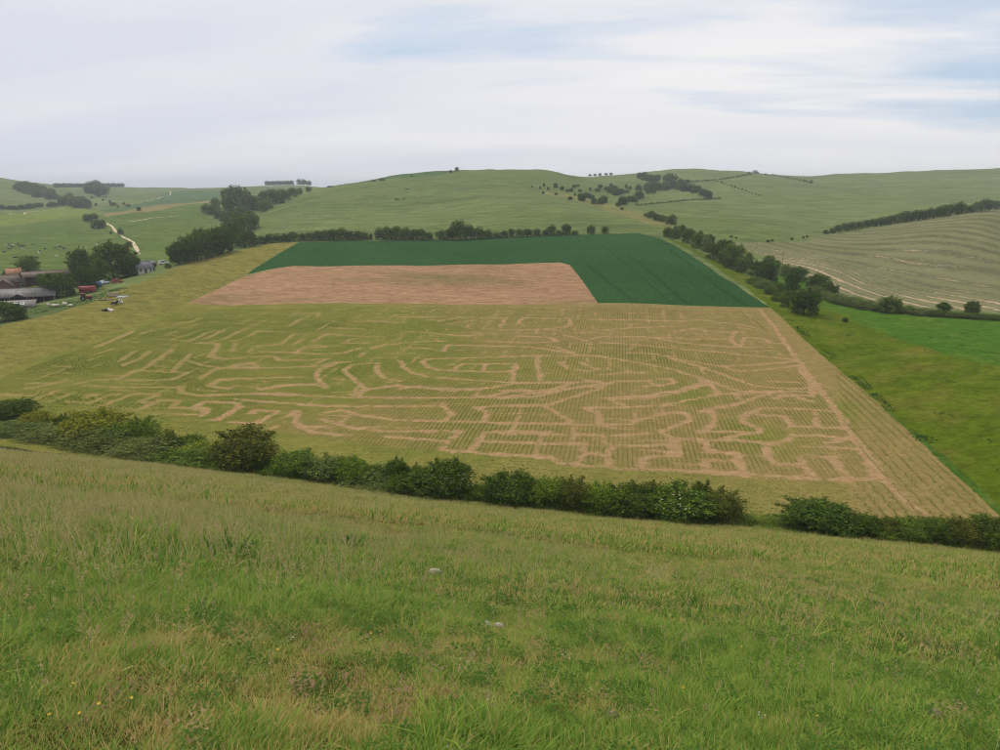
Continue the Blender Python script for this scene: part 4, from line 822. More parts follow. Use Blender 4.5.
var = np.where(rng.random(N) < np.clip(d * 1.1 - .15, .05, .8), rng.integers(3, 5, N), rng.integers(0, 3, N)); fl_ = rng.random(N) < .05; var[fl_] = 5
scatter('meadow_herbs', 'clover, plantain and dead leaf litter mixed through the sward', np.column_stack([x, y, height(x, y) + .02]), np.column_stack([rng.uniform(-.2, .2, N), rng.uniform(-.2, .2, N), rng.uniform(0, 6.28, N)]), rng.uniform(.6, 1.5, N) * np.where(fl_, .7, 1), var, hc)

# maize regrowth in drill rows, left standing between the maze paths
mz_poly = PBY['maize_field']
ea, eb = W([(1000,516)])[0], W([(770,308)])[0]; rd = (eb - ea) / np.hypot(*(eb - ea)); rn = np.array([rd[1], -rd[0]])
def rows(spacing, step, jit):
    c0 = mz_poly @ rn; d0 = mz_poly @ rd; c = np.arange(c0.min(), c0.max(), spacing); d = np.arange(d0.min(), d0.max(), step)
    Cg, Dg = np.meshgrid(c, d, indexing='ij'); Cg = Cg.ravel() + rng.normal(0, jit, Cg.size); Dg = Dg.ravel() + rng.uniform(-step / 2, step / 2, Dg.size)
    x = Cg * rn[0] + Dg * rd[0]; y = Cg * rn[1] + Dg * rd[1]
    k = inside(mz_poly, x, y) & (x > -.78 * y - 6); return x[k], y[k]
def crop_rows():
    x, y = rows(.75, .42, .05); inm = inside(MAZE, x, y); k = inm & (path_dist(x, y) > .75) & (cross_dist(x, y) > .5) & (rng.random(len(x)) < .9); x, y = x[k], y[k]
    w = weed_at(x, y); s = rng.uniform(.7, 1.2, len(x)) * (.88 + .3 * w) * np.clip(.75 + fbm(x * .06, y * .06, 2) * .9, .45, 1.2)
    X2, Y2 = rows(1.5, .20, .17); k = ~inside(MAZE, X2, Y2) & (X2 > Y2 * .40 + 10); X2, Y2 = X2[k], Y2[k]
    k = rng.random(len(X2)) < np.clip(.75 + fbm(X2 * .08, Y2 * .08, 2) * 1.2, .15, 1); X2, Y2 = X2[k], Y2[k]
    # weedy margin between the maze and the hedge: rows run across
    n3 = 60000; x3 = rng.uniform(-170, 70, n3); y3 = rng.uniform(66, 150, n3); q = np.round((y3 + .12 * x3) / 1.4) * 1.4; y3 = q - .12 * x3 + rng.normal(0, .22, n3)
    k = inside(mz_poly, x3, y3) & ~inside(MAZE, x3, y3) & (y3 < 135) & (x3 < y3 * .5); x3, y3 = x3[k], y3[k]
    k = rng.random(len(x3)) < np.clip(.5 + fbm(x3 * .05, y3 * .05, 2) * 1.6, .05, 1); x3, y3 = x3[k], y3[k]
    ax = np.concatenate([x, X2, x3]); ay = np.concatenate([y, Y2, y3]); sc = np.concatenate([s, rng.uniform(.45, .95, len(X2)), rng.uniform(.4, .85, len(x3))])
    d = np.clip(.36 - weed_at(ax, ay) * .7 + rng.normal(0, .12, len(ax)), 0, 1)
    d[len(x):len(x) + len(X2)] = rng.uniform(.0, .3, len(X2))
    N = len(ax); rot = np.column_stack([rng.uniform(-.2, .2, N), rng.uniform(-.2, .2, N), rng.uniform(0, 6.28, N)])
    col_ = protos('maize_plant', [tuft('maize', 200 + k, 9, .10, .14, .34, .032, .9, 'maize_leaf') for k in range(5)])
    scatter('maize_rows', 'maize regrowth in drill rows between the cut maze paths', np.column_stack([ax, ay, height(ax, ay)]), rot, sc, rng.integers(0, 5, N), col_, {'dry': d})
crop_rows()

# tramlines through the dark crop: narrow wheel tracks
def ribbon(name, pts, width, mat, parent=None, lift=.05):
    w = W(pts); d = np.concatenate([[0], np.cumsum(np.hypot(*np.diff(w, axis=0).T))]); s = np.arange(0, d[-1], 2.5)
    c = np.column_stack([np.interp(s, d, w[:, 0]), np.interp(s, d, w[:, 1])]); t = np.gradient(c, axis=0); t /= np.linalg.norm(t, axis=1)[:, None]; nn = np.column_stack([-t[:, 1], t[:, 0]])
    V, F = [], []
    for o in (-width / 2, width / 2):
        q = c + nn * o; V.append(np.column_stack([q, height(q[:, 0], q[:, 1]) + lift]))
    k = len(c); V = np.vstack(V); F = [(i, i + 1, k + i + 1, k + i) for i in range(k - 1)]
    o = link(name, mesh_np(name, V, F, [mat]), parent); return o
for pts_ in ([(10,214.5),(25,212.8),(47,210.8)], [(58,208.8),(68,208.4)], [(148,201),(160,197.5),(170,195.2),(171,192.5),(168,191)], [(126,222),(150,218.5),(178,215.5)]):
    ribbon('chalk_path', pts_, 1.8, 'chalk', None, .25)['kind'] = 'structure'
crop_o = bpy.data.objects['crop_field']
for off in (0, 1.9):
    for a, b in (((586,264.5),(634,302.5)),((628,254),(687,304.5)),((668,249),(746,306)),((604,247),(672,303.5)) if off == 0 else ((648,250),(720,305))):
        w = W([a, b]); ribbon('tramline', [(a[0] + off * .8, a[1]), (b[0] + off * 1.6, b[1])], .34, 'crop_track', crop_o)


# ------------------------------------------------------------------ animals
plain('horn', S(60,56,52), .7)
m, n, l, bsdf = nt('cow_hide')
tc = n.new('ShaderNodeTexCoord'); oi = n.new('ShaderNodeObjectInfo'); va = n.new('ShaderNodeVectorMath'); va.operation = 'ADD'; cb = n.new('ShaderNodeCombineXYZ')
l.new(mmath(n, l, 'MULTIPLY', oi.outputs['Random'], 40.0), cb.inputs[0]); l.new(tc.outputs['Object'], va.inputs[0]); l.new(cb.outputs[0], va.inputs[1])
f = noise(n, l, 1.3, 2, .5, va.outputs[0]); thr = ramp(n, l, mmath(n, l, 'ADD', f, mmath(n, l, 'MULTIPLY', mmath(n, l, 'SUBTRACT', oi.outputs['Color'], .5), .4)), .49, .52)
l.new(mix(n, l, thr, S(26,24,24), S(214,208,196)), bsdf.inputs['Base Color']); bsdf.inputs['Roughness'].default_value = .8
plain('wool', S(190,182,162), .95, .1, 9)
def skin(name, verts, edges, radii, mat, lev=2):
    me = bpy.data.meshes.new(name); me.from_pydata(verts, edges, []); o = bpy.data.objects.new(name, me); COL.objects.link(o)
    md = o.modifiers.new('skin', 'SKIN'); o.modifiers.new('sub', 'SUBSURF').levels = lev
    if not me.skin_vertices: me.attributes.new('skin', 'FLOAT', 'POINT')
    for sv, r in zip(me.skin_vertices[0].data, radii): sv.radius = (r, r) if isinstance(r, (int, float)) else r
    me.skin_vertices[0].data[0].use_root = True
    dg = bpy.context.evaluated_depsgraph_get(); out = bpy.data.meshes.new_from_object(o.evaluated_get(dg)); out.name = name
    bpy.data.objects.remove(o); out.materials.clear(); out.materials.append(MATS[mat])
    for p in out.polygons: p.use_smooth = True
    return out
def quadruped(name, pose, sc, mat, fat=1.0):
    V = [(0,0,1.1),(.65,0,1.08),(1.2,0,1.1)]; Rr = [.33*fat,.38*fat,.35*fat]; E = [(0,1),(1,2)]
    head = {'graze': [(1.62,0,.95),(1.85,.03,.55),(2.05,.05,.2)], 'stand': [(1.58,0,1.28),(1.88,.04,1.42),(2.22,.08,1.18)], 'lie': [(1.55,0,1.3),(1.78,.1,1.45),(2.1,.18,1.28)]}[pose]
    b = len(V); V += head; Rr += [.2*fat,.16,.09]; E += [(2,b),(b,b+1),(b+1,b+2)]
    for s_ in (-1, 1):                                   # ears
        V.append((head[1][0] - .08, s_ * .28 + head[1][1], head[1][2] + .08)); Rr.append(.035); E.append((b+1, len(V)-1))
    b = len(V); V += [(-.36,0,1.12),(-.42,0,.6)]; Rr += [.05,.035]; E += [(0,b),(b,b+1)]
    for s_ in (-1, 1):
        b = len(V)
        if pose == 'lie':
            V += [(.15,s_*.34,.85),(.55,s_*.46,.68),(.15,s_*.5,.66)]; Rr += [.17,.09,.06]; E += [(0,b),(b,b+1),(b+1,b+2)]
            b = len(V); V += [(1.25,s_*.28,.85),(1.6,s_*.3,.7),(1.3,s_*.34,.66)]; Rr += [.13,.08,.06]; E += [(2,b),(b,b+1),(b+1,b+2)]
        else:
            V += [(.08,s_*.22,.78),(-.14,s_*.22,.46),(-.08,s_*.22,.03)]; Rr += [.16,.075,.06]; E += [(0,b),(b,b+1),(b+1,b+2)]
            b = len(V); V += [(1.2,s_*.2,.75),(1.22,s_*.2,.42),(1.2,s_*.2,.03)]; Rr += [.13,.075,.06]; E += [(2,b),(b,b+1),(b+1,b+2)]
    dz = -.62 if pose == 'lie' else 0
    V = [((x - .6) * sc, y * sc, (z + dz) * sc) for x, y, z in V]
    return skin(name, V, E, [r * sc for r in Rr], mat, 1)
COWS = {p: quadruped('cow_body', p, 1.08, 'cow_hide') for p in ('graze', 'stand', 'lie')}
SHEEP = {p: quadruped('sheep_body', p, .62, 'wool', 1.25) for p in ('graze', 'stand', 'lie')}
ar = random.Random(21)
def beast(name, body, u, v, label, cat, group, rz=None, white=.3):
    p = at(u, v); o = link(name, body); o.location = (p[0], p[1], p[2] + .01); o.rotation_euler = (0, 0, ar.uniform(0, 6.28) if rz is None else rz); o.color = (white, white, white, 1)
    tag(o, label, cat, group); return o
beast('cow', COWS['stand'], 117.5, 305, 'black and white cow standing in the olive meadow beside the farm', 'cow', 'cows in the olive meadow', .3, .35)
beast('cow', COWS['stand'], 121.5, 304.5, 'mostly white cow, rightmost of the group in the olive meadow', 'cow', 'cows in the olive meadow', 2.4, .8)
beast('cow', COWS['graze'], 114, 306, 'dark cow grazing left of the two standing in the olive meadow', 'cow', 'cows in the olive meadow', 1.2, .1)
beast('cow', COWS['lie'], 105, 311.5, 'dark cow lying lowest and leftmost in the olive meadow', 'cow', 'cows in the olive meadow', .2, .3)
beast('cow', COWS['lie'], 111.5, 311.5, 'pale cow lying lowest, right of the dark one in the olive meadow', 'cow', 'cows in the olive meadow', 2.8, .75)
cp = sorted([(4.5,253),(6,246),(8.5,245.5),(12,248),(13,246),(15,259),(18,245),(20,247.5),(23,250),(24,247),(33,245.5),(36,259),(39,254),(40,252),(45,250),(57,257),(56,249),(60,248),(64,249.5),(68,254),(97,246),(10,250)])
for i, (u, v) in enumerate(cp): beast('cow', COWS['graze' if ar.random() < .7 else 'stand'], u, v, '%s cow from the left in the green pasture behind the farm' % ordw(i), 'cow', 'herd in the green pasture', None, .85 if i % 4 == 1 else .15)
sp_ = sorted([(329,195),(317.5,204),(323,204.5),(321.6,214.5),(316,218),(326.5,216.5),(330.6,216.5),(348,216.5),(349.5,221),(352,219.5),(354,202.5),(386.5,191),(395,192.5),(398,182.5),(390,183),(412.6,186),(301,213),(331,221),(276.5,223),(300,224.5),(299,214),(340,207),(292,219),(304,230),(280,233),(287,230),(309,197),(362,209)])
for i, (u, v) in enumerate(sp_): beast('sheep', SHEEP['graze' if ar.random() < .7 else 'lie'], u, v, '%s white sheep from the left on the central hillside' % ordw(i), 'sheep', 'sheep on the hillside')

# ------------------------------------------------------------------ farm
plain('timber', S(104,88,72), .9, .3, 2, 0, (.3, 3, 3)); plain('dark_timber', S(58,50,44), .9, .3, 2)
plain('tile_brown', S(94,80,68), .85, .28, 1.2); plain('tile_red', S(150,106,76), .85, .25, 1.2); plain('slate', S(108,110,114), .7, .18, 1.0)
plain('tin', S(100,97,93), .6, .25, .8, 0, (.5, 4, 4)); plain('tin_rust', S(98,80,68), .75, .3, .6, 0, (.6, 4, 4)); plain('tin_pale', S(128,121,111), .6, .2, .7)
plain('brick', S(104,78,64), .9, .25, 4); plain('render_white', S(176,172,160), .85, .08, 2); plain('stone', S(158,146,122), .9, .25, 2.5); plain('concrete', S(150,146,138), .9, .2, 2)
plain('glass_dark', S(36,40,44), .2, .1); plain('red_paint', S(138,52,42), .5, .15); plain('orange_paint', S(156,72,44), .5, .15); plain('blue_sheet', S(62,96,142), .5, .15); plain('white_paint', S(220,222,224), .4, .06)
plain('pale_sheet', S(196,208,216), .4, .1); plain('rubber', S(26,26,26), .8); plain('steel', S(120,122,124), .4, .2, 3, .6); plain('red_sheet', S(142,62,56), .6, .15)
def boxes(name, items, mat, parent, bev=0.0):
    """items: (cx,cy,cz, sx,sy,sz) -> one part mesh"""
    V, F = [], []
    for cx_, cy_, cz_, sx, sy, sz in items:
        b = len(V)
        for dx in (-.5, .5):
            for dy in (-.5, .5):
                for dz in (-.5, .5): V.append((cx_ + dx * sx, cy_ + dy * sy, cz_ + dz * sz))
        F += [(b, b+1, b+3, b+2), (b+4, b+6, b+7, b+5), (b, b+4, b+5, b+1), (b+2, b+3, b+7, b+6), (b, b+2, b+6, b+4), (b+1, b+5, b+7, b+3)]
    return link(name, mesh_np(name, V, F, [mat]), parent)
def slab(name, quad, th, mat, parent):
    q = [Vector(v) for v in quad]; nn = (q[1] - q[0]).cross(q[3] - q[0]).normalized() * th
    V = [tuple(v) for v in q] + [tuple(v + nn) for v in q]
    return link(name, mesh_np(name, V, [(0,3,2,1),(4,5,6,7),(0,1,5,4),(1,2,6,5),(2,3,7,6),(3,0,4,7)], [mat]), parent)
def wall_face(name, L, D, eave, ridge, mat, parent, open_front=False, back_eave=None):
    be = back_eave if back_eave is not None else eave; t = .25; x0, x1, y0, y1 = -L/2, L/2, -D/2, D/2
    gy = 0 if back_eave is None else None
    def gab(x): return [(x, y0, -.4), (x, y1, -.4), (x, y1, be)] + ([(x, 0, ridge)] if gy == 0 else []) + [(x, y0, eave)]
    bm_ = bmesh.new()
    def prism(pts, off):
        a = [bm_.verts.new(p) for p in pts]; b = [bm_.verts.new((p[0] + off[0], p[1] + off[1], p[2])) for p in pts]
        bm_.faces.new(a); bm_.faces.new(b[::-1])
        for i in range(len(a)): bm_.faces.new((a[i], b[i], b[(i+1) % len(a)], a[(i+1) % len(a)]))
    prism(gab(x0), (t, 0)); prism(gab(x1), (-t, 0))
    prism([(x0 + t, y1, -.4), (x1 - t, y1, -.4), (x1 - t, y1, be), (x0 + t, y1, be)], (0, -t))
    if not open_front: prism([(x0 + t, y0, -.4), (x1 - t, y0, -.4), (x1 - t, y0, eave), (x0 + t, y0, eave)], (0, t))
    bmesh.ops.recalc_face_normals(bm_, faces=bm_.faces); me = bpy.data.meshes.new(name); bm_.to_mesh(me); bm_.free()
    return link(name, me, parent, mat)
def barn(name, label, cat, u, v, rz, L, D, eave, ridge, wall, roof, open_front=False, posts=0, windows=(), door=None, mono=False, sink=.3):
    p = at(u, v); e = thing(name, label, cat, (p[0], p[1], p[2] - .1), rz, 'farm buildings')
    wall_face('wall', L, D, eave, ridge, wall, e, open_front, ridge if mono else None)
    o = .5; x0, x1 = -L/2 - o, L/2 + o
    if mono: slab('roof', [(x0, -D/2 - o, eave + .02 - o * (ridge - eave) / D), (x1, -D/2 - o, eave + .02 - o * (ridge - eave) / D), (x1, D/2 + o, ridge + .06), (x0, D/2 + o, ridge + .06)], .14, roof, e)
    else:
        k = (ridge - eave) / (D / 2)
        slab('roof_slope', [(x0, -D/2 - o, eave + .02 - o * k), (x1, -D/2 - o, eave + .02 - o * k), (x1, 0, ridge + .04), (x0, 0, ridge + .04)], .14, roof, e)
        slab('roof_slope', [(x0, .002, ridge + .03), (x1, .002, ridge + .03), (x1, D/2 + o, eave + .02 - o * k), (x0, D/2 + o, eave + .02 - o * k)], .14, roof, e)
        boxes('ridge_cap', [(0, 0, ridge + .2, L + 2 * o, .3, .1)], roof, e)
    for i in range(posts): boxes('post', [(-L/2 + .4 + (L - .8) * i / max(1, posts - 1), -D/2 + .05, eave / 2 - .25, .28, .28, eave + .3)], 'timber', e)
    for wx, wz, ww, wh in windows:
        f_ = boxes('window', [(wx, -D/2 - .03, wz, ww + .2, .12, wh + .2)], 'white_paint', e); boxes('pane', [(wx, -D/2 - .1, wz, ww, .06, wh)], 'glass_dark', f_)
    if door: boxes('door', [(door[0], -D/2 - .04, door[2] / 2, door[1], .1, door[2])], 'dark_timber', e)
    return e
barn('terracotta_roofed_barn', 'small barn with a terracotta tiled roof left of the green tree', 'barn', 15, 280, .5, 5.5, 7, 3.0, 5.6, 'brick', 'tile_red')
barn('rusty_roofed_barn', 'long open-fronted barn with a rusty tin roof behind the yard', 'barn', 48, 283, .75, 19, 7, 3.6, 5.4, 'dark_timber', 'tin_rust', True, 5)
barn('brown_tiled_barn', 'long barn with a brown tiled roof behind the gabled cottage', 'barn', 15, 288, .5, 16, 7, 3.2, 5.8, 'brick', 'tile_brown', windows=[(3, 1.7, .9, 1)])
barn('gabled_cottage', 'brick cottage gable with white windows at the left picture edge', 'house', 5, 293.5, -1.02, 8, 6.5, 3.4, 6.0, 'brick', 'tile_brown', windows=[(-1.5, 2, .8, 1)], door=(1.5, 1, 2))
b_ = barn('open_fronted_barn', 'grey-roofed open-fronted barn with timber posts facing the meadow', 'barn', 27, 304, .42, 19, 9, 3.4, 5.8, 'timber', 'tin', True, 7)
slab('porch_roof', [(-4.6, -6.6, 3.1), (-1.6, -6.6, 4.5), (-1.6, -3.4, 4.62), (-4.6, -3.4, 3.2)], .1, 'tin', b_); slab('porch_roof', [(-1.58, -6.6, 4.5), (1.4, -6.6, 3.1), (1.4, -3.4, 3.2), (-1.58, -3.4, 4.62)], .1, 'tin', b_)
for px in (-4.3, 1.1): boxes('porch_post', [(px, -6.3, 1.4, .24, .24, 3.3)], 'timber', b_)
b_ = barn('lean_to_shed', 'low shed with a pale patched tin roof at the left edge', 'shed', 7, 312, .42, 17, 5.5, 2.2, 3.4, 'concrete', 'tin_pale', mono=True)
boxes('roof_patch', [(3.5, -.6, 3.12, 4.5, 2.2, .05)], 'white_paint', b_).rotation_euler = (math.atan(1.2 / 5.5), 0, 0)
barn('white_cottage', 'white-walled cottage with a grey slate roof right of the farmyard trees', 'house', 143, 273, .9, 6.5, 5.5, 2.7, 5.0, 'render_white', 'slate', windows=[(-2.2, 1.6, .8, 1.0), (2.2, 1.6, .8, 1.0)], door=(0, .95, 2.0))
barn('brick_outbuilding', 'low brick outbuilding right of the white cottage', 'shed', 149.5, 268, .9, 5, 4, 2.3, 3.1, 'brick', 'tin', mono=True, door=(1, .9, 1.9))
p = at(77.5, 293); e = thing('stone_ruin', 'roofless pale stone wall with an open doorway left of the red trailer', 'ruin', p, .55)
boxes('wall', [(-1.5, 0, 1.9, 1.2, .5, 4.4), (1.3, 0, 1.7, 1.3, .5, 4.0), (0, 0, 3.5, 1.7, .48, .9)], 'stone', e); boxes('wall', [(1.75, 2.0, 1.2, .45, 3.4, 3.0)], 'stone', e)
def cyl(name, c, r, w, mat, parent, axis='y', seg=14):
    V, F = [], []
    for s_ in (-.5, .5):
        for k in range(seg):
            a = 6.28318 * k / seg; q = (c[0] + r * math.cos(a), c[1] + s_ * w, c[2] + r * math.sin(a)) if axis == 'y' else (c[0] + s_ * w, c[1] + r * math.cos(a), c[2] + r * math.sin(a)); V.append(q)
    bm_ = bmesh.new(); vv = [bm_.verts.new(q) for q in V]
    bm_.faces.new(vv[:seg][::-1]); bm_.faces.new(vv[seg:])
    for k in range(seg): bm_.faces.new((vv[k], vv[(k+1) % seg], vv[seg + (k+1) % seg], vv[seg + k]))
    bmesh.ops.recalc_face_normals(bm_, faces=bm_.faces); me = bpy.data.meshes.new(name); bm_.to_mesh(me); bm_.free(); return link(name, me, parent, mat)
def wheel(c, r, w, parent):
    t = cyl('wheel', c, r, w, 'rubber', parent); cyl('hub', (c[0], c[1], c[2]), r * .5, w + .06, 'steel', t, seg=10)
# tractor, trailer and yard clutter
p = at(85.5, 300.5); e = thing('red_tractor', 'red tractor parked at the lower edge of the farmyard', 'tractor', p, .5)
boxes('bonnet', [(1.3, 0, 1.25, 1.8, .8, .8)], 'red_paint', e); boxes('chassis', [(.4, 0, .75, 3.4, .5, .4)], 'dark_timber', e)
c_ = boxes('cab', [(-.5, 0, 2.5, 1.5, 1.5, .12), (-1.15, -.65, 1.85, .1, .1, 1.3), (-1.15, .65, 1.85, .1, .1, 1.3), (.2, -.65, 1.85, .1, .1, 1.3), (.2, .65, 1.85, .1, .1, 1.3), (-.5, 0, 1.1, 1.3, 1.1, .5)], 'red_paint', e)
boxes('windscreen', [(-.48, 0, 1.88, 1.2, 1.2, 1.1)], 'glass_dark', c_)
for s_ in (-.85, .85): wheel((-.7, s_, .85), .85, .45, e); wheel((1.7, s_ * .9, .5), .5, .3, e)
p = at(88, 293.5); e = thing('red_trailer', 'red sheeted farm trailer behind the tractor', 'trailer', p, .35)
boxes('bed', [(0, 0, .95, 5.4, 2.2, .25)], 'red_paint', e); boxes('side_panel', [(0, -1.08, 1.75, 5.4, .08, 1.35)], 'red_sheet', e); boxes('side_panel', [(0, 1.08, 1.75, 5.4, .08, 1.35)], 'red_sheet', e); boxes('tailboard', [(2.66, 0, 1.75, .08, 2.08, 1.35)], 'red_sheet', e); boxes('headboard', [(-2.66, 0, 1.75, .08, 2.08, 1.35)], 'red_sheet', e)
slab('tarpaulin', [(-2.8, -1.3, 2.3), (2.8, -1.3, 2.3), (2.8, 0, 2.8), (-2.8, 0, 2.8)], .05, 'red_sheet', e); slab('tarpaulin', [(-2.8, .002, 2.8), (2.8, .002, 2.8), (2.8, 1.3, 2.3), (-2.8, 1.3, 2.3)], .05, 'red_sheet', e)
for x_ in (-.9, .9):
    for s_ in (-.9, .9): wheel((x_, s_, .45), .45, .3, e)
boxes('drawbar', [(-3.5, 0, .75, 1.7, .15, .15)], 'steel', e)
p = at(97.5, 287.5); e = thing('blue_sheeted_stack', 'blue sheeted stack beside the red trailer', 'stack', p, .4)
boxes('pallet', [(0, 0, .1, 3.1, 2.2, .2)], 'timber', e); boxes('stack', [(0, 0, 1.0, 2.9, 2.0, 1.6)], 'timber', e); slab('sheet', [(-1.55, -1.1, 1.83), (1.55, -1.1, 1.83), (1.55, 1.1, 2.1), (-1.55, 1.1, 2.1)], .05, 'blue_sheet', e); boxes('sheet_side', [(0, -1.06, 1.05, 3.0, .05, 1.55)], 'blue_sheet', e); boxes('sheet_side', [(1.53, 0, 1.05, .05, 2.05, 1.55)], 'blue_sheet', e)
def car(name, label, u, v, rz, paint, van=False):
    p = at(u, v); e = thing(name, label, 'van' if van else 'car', p, rz); h = 1.0 if van else .72
    boxes('body', [(0, 0, .62, 4.2, 1.7, .62)], paint, e)
    bm_ = bmesh.new(); q = [(-2.0 if van else -1.7, .93), (1.0 if van else .9, .93), (.5 if van else .35, .93 + h * .92), (-1.95 if van else -1.2, .93 + h * .92)]
    a = [bm_.verts.new((x, -.8, z)) for x, z in q]; b = [bm_.verts.new((x, .8, z)) for x, z in q]
    bm_.faces.new(a); bm_.faces.new(b[::-1])
    for i in range(4): bm_.faces.new((a[i], b[i], b[(i+1) % 4], a[(i+1) % 4]))
    bmesh.ops.recalc_face_normals(bm_, faces=bm_.faces); me = bpy.data.meshes.new('cabin'); bm_.to_mesh(me); bm_.free(); link('cabin', me, e, paint)
    for s_ in (-.82, .82): boxes('side_window', [(-.3, s_, .95 + h * .5, 1.5, .03, h * .5)], 'glass_dark', e)
    slab('windscreen', [(1.0, .7, 1.0), (1.0, -.7, 1.0), (.55, -.65, .9 + h * .85), (.55, .65, .9 + h * .85)], .04, 'glass_dark', e)
    for x_ in (-1.3, 1.3):
        for s_ in (-.78, .78): wheel((x_, s_, .33), .33, .22, e)
    for s_ in (-.6, .6): boxes('headlight', [(2.11, s_, .72, .05, .3, .16)], 'white_paint', e)
car('orange_car', 'orange-red car parked on the grass right of the farmyard trees', 117.5, 283, .5, 'orange_paint')
car('white_van', 'white van parked at the end of the wood beyond the cottage', 163.5, 264.5, .6, 'white_paint', True)
car('pale_car', 'pale car under the trees behind the blue stack', 104.5, 284, 1.4, 'pale_sheet')
p = at(113.5, 296.5); e = thing('log_pile', 'pile of pale logs on the grass near the cows', 'log pile', p, .5)
for i, (y_, z_) in enumerate([(-.5, .28), (0, .28), (.5, .28), (-.25, .75), (.25, .75), (0, 1.2)]): cyl('log', (0, y_, z_), .27, 3.4 + .3 * (i % 2), 'stone', e, 'x', 10)
p = at(122.5, 297.5); e = thing('pale_sheet_stack', 'flat pale blue-white sheets lying right of the log pile', 'sheets', p, .35)
for i in range(4): boxes('sheet', [(.1 * (i % 2), .06 * i, .06 + .12 * i, 3.8 - .3 * i, 1.6, .08)], 'pale_sheet', e)
p = at(107, 300); e = thing('plank_stack', 'long stack of tan planks between the tractor and the logs', 'planks', p, .35)
for i in range(6): boxes('plank', [(.15 * (i % 3), -.55 + .24 * (i % 3) * 1.9, .08 + .12 * (i // 3), 4.6, .4, .09)], 'timber', e)
def lump(name, label, u, v, w, h, mat, cat, seed, group=None):
    p = at(u, v); r = random.Random(seed); bm_ = bmesh.new(); bmesh.ops.create_icosphere(bm_, subdivisions=3, radius=.5)
    for q in bm_.verts:
        k = 1 + .30 * (vnoise(np.array([q.co.x * 3 + seed * 7.1]), np.array([q.co.y * 3 + q.co.z * 4.3]))[0] - .5) + r.uniform(-.03, .03); q.co *= k
        q.co.z = max(q.co.z, -.28)
    me = bpy.data.meshes.new(name); bm_.to_mesh(me); bm_.free(); o = link(name, me, None, mat); o.scale = (w, w * .7, h); o.location = (p[0], p[1], p[2] + h * .55); o.rotation_euler = (0, 0, r.uniform(-.6, .6)); return tag(o, label, cat, group)
for i, (u, v, w, h) in enumerate([(48.5,306,1.5,.9),(54.5,306.5,2.3,.9),(58,306.5,1.3,.8),(65,306,2.0,1.3),(70.5,306.5,1.7,.8)]): lump('pale_bundle', '%s pale lumpy bundle from the left along the farmyard edge' % ordw(i), u, v, w, h, 'wool', 'bundle', i, 'pale bundles at the farmyard edge')
# utility pole
p = at(782, 270); e = thing('utility_pole', 'thin wooden utility pole standing in the right-hand hedgerow', 'pole', p, .3)
V, F = tubes([[(0, 0, -.3, .13), (0, 0, 8.2, .09)]], 8); link('pole', mesh_np('pole', V, F, ['timber'], smooth=True), e); boxes('crossarm', [(0, -.14, 7.7, 1.8, .1, .12)], 'timber', e)
for s_ in (-.8, 0, .8): cyl('insulator', (s_, -.14, 7.85), .05, .12, 'glass_dark', e, seg=8)
# farmyard nettles and weeds along the lower edge
yx, yy = [], []
for u in np.arange(28, 128, .55):
    for k in range(2):
        v = np.interp(u, [28, 60, 90, 128], [312, 307, 300.5, 290]) + rng.uniform(-5, 2.5) ; q = W([(u, v)])[0]; yx.append(q[0]); yy.append(q[1])
# dark clumps dotted over the right-hand pastures
for u, v in [(948,382),(943,414),(905,385),(985,400),(870,345),(930,350),(960,345),(985,352),(900,360),(850,335),(915,335),(975,440),(990,470),(962,334),(945,336),(930,338)]:
    q = W([(u, v)])[0]
    for _ in range(3): yx.append(q[0] + rng.normal(0, .9)); yy.append(q[1] + rng.normal(0, .5))
# rank weeds along the right-hand edge of the maize
eu = np.array([(785,320),(820,351),(855,382.5),(910,433.5),(955,475.5),(998,515)]); ew = W([tuple(q) for q in eu]); es = []
for t in rng.random(420):
    i_ = int(t * 5); q = ew[i_] + (ew[i_ + 1] - ew[i_]) * (t * 5 - i_)
    if vnoise(np.array([q[1] * .11]), np.array([3.3]))[0] > .5: yx.append(q[0] + 1.0 + abs(rng.normal(0, .5))); yy.append(q[1])
yx, yy = np.array(yx * 3), np.array(yy * 3); N = len(yx); yx = yx + rng.normal(0, .6, N); yy = yy + rng.normal(0, .9, N)
scatter('nettles', 'nettles and rough weeds along the farmyard and maize edges', np.column_stack([yx, yy, height(yx, yy)]), np.column_stack([np.zeros(N), np.zeros(N), rng.uniform(0, 6.28, N)]), rng.uniform(.12, .34, N), rng.integers(0, 3, N), protos('nettle', [tuft('nettle', 300 + k, 40, .5, .3, .8, .10, .7, 'weed_leaf') for k in range(3)]))

# ------------------------------------------------------------------ near details on the slope
plain('chalk_stone', S(160,152,134), .9, .15, 30); plain('clod', S(128,112,88), .95, .3, 25); plain('petal_yellow', S(212,178,40), .6, .1, 30); plain('stalk', S(92,122,48), .7, .2, 30)
for i, (u, v, w, h, mat, nm, lab) in enumerate([(435,577,.22,.15,'chalk_stone','chalk_stone','white chalk stone lying highest on the grass slope'),(486,629,.14,.085,'chalk_stone','chalk_stone','flat chalk stone, left one of the pair mid slope'),(499,630,.11,.085,'chalk_stone','chalk_stone','flat chalk stone, right one of the pair mid slope'),
     (934,720,.13,.09,'clod','earth_clod','bare grey-brown earth clod near the lower right corner'),(655,581,.4,.14,'clod','earth_clod','flat brown clod on the bare patch right of centre'),(612,716,.09,.03,'clod','earth_clod','small pinkish clod in the dry patch bottom centre')]):
    lump(nm, lab, u, v, w, h, mat, 'stone' if 'stone' in nm else 'clod', 40 + i)
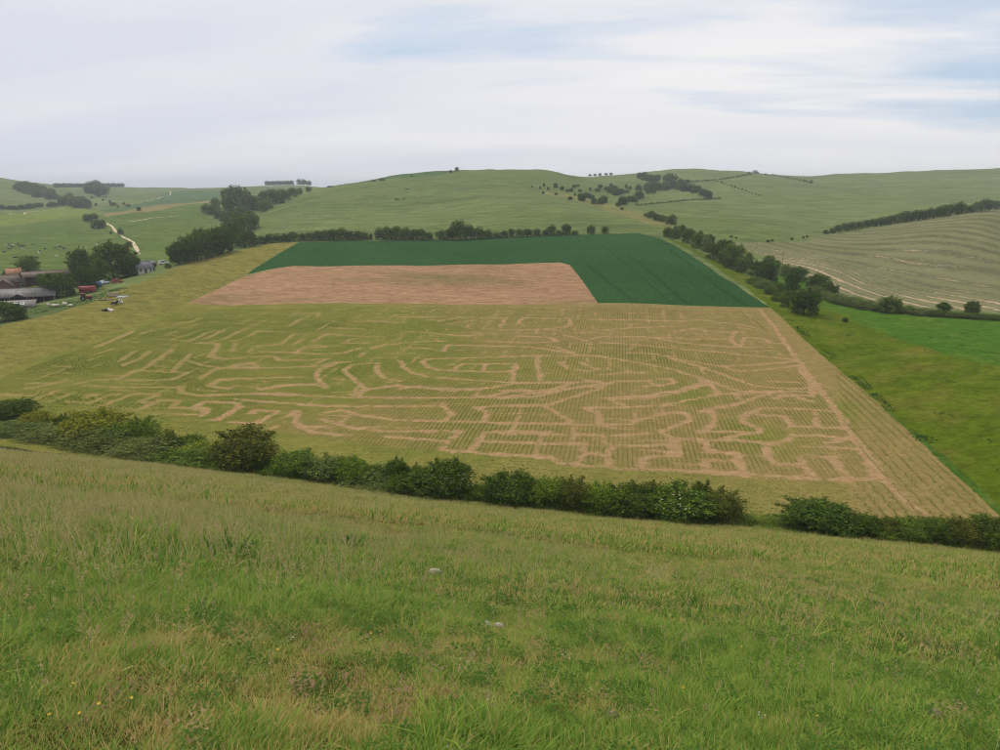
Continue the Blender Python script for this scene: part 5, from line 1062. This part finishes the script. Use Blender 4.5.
def flower_mesh():
    V, F, MI = [], [], []
    for k in range(8):
        a = 6.283 * k / 8; b = len(V); c_, s_ = math.cos(a), math.sin(a); q = .005
        V += [(0, 0, .1), (.008 * c_ + q * s_, .008 * s_ - q * c_, .103), (.015 * c_, .015 * s_, .107), (.008 * c_ - q * s_, .008 * s_ + q * c_, .103)]; F.append((b, b+1, b+2, b+3))
    return mesh_np('petals', V, F, ['petal_yellow'])
PET = flower_mesh(); Vs, Fs = tubes([[(0, 0, -.02, .0016), (.004, 0, .05, .0014), (0, 0, .101, .0012)]], 5); STK = mesh_np('stalk', Vs, Fs, ['stalk'])
fl = sorted([(103,717),(126,716),(92,731),(61,735),(70,706),(260,659),(275,661),(370,642),(412,646),(182,623),(745,657),(771,659),(683,697),(773,710),(778,677),(547,615),(818,735),(843,626)])
for i, (u, v) in enumerate(fl):
    p = at(u, v); e = thing('yellow_flower', '%s small yellow meadow flower from the left in the foreground grass' % ordw(i), 'flower', p, ar.uniform(0, 6), 'yellow flowers in the grass'); e.scale = (.8, .8, 1.25); e.rotation_euler[0] = .35
    link('stalk', STK, e); link('petals', PET, e)
# leafy weed clumps
wm = [tuft('leafy_weed', 400 + k, 55, .16, .08, .30, .018, .9, 'weed_leaf') for k in range(2)]
for i, (u, v, s_, lab) in enumerate([(350,551,1.35,'dark leafy thistle clump standing highest on the slope'),(480,742,.42,'dark green weed clump at the bottom centre'),(800,706,.5,'dark tussock low on the right of the slope'),(230,562,1.6,'broad dark weed patch on the upper left slope'),(690,607,.8,'low green weed clump right of centre')]):
    p = at(u, v); e = thing('weed_clump', lab, 'weeds', p, i * 1.3, 'weed clumps on the slope'); e.scale = (s_, s_, s_); link('leaves', wm[i % 2], e)

# ------------------------------------------------------------------ haze
bm = bmesh.new(); bmesh.ops.create_cube(bm, size=1.0); me = bpy.data.meshes.new('haze'); bm.to_mesh(me); bm.free()
hz = link('haze', me); hz.scale = (17600, 17600, 330); hz.location = (0, 0, -20); hz['kind'] = 'stuff'; hz['label'] = 'thin summer haze over the whole valley'
m = bpy.data.materials.new('haze'); m.use_nodes = True; n = m.node_tree.nodes; n.clear()
pv = n.new('ShaderNodeVolumePrincipled'); pv.inputs['Density'].default_value = .00017; pv.inputs['Color'].default_value = (.86, .92, 1, 1); pv.inputs['Anisotropy'].default_value = .2
ou = n.new('ShaderNodeOutputMaterial'); m.node_tree.links.new(pv.outputs[0], ou.inputs['Volume']); me.materials.append(m)
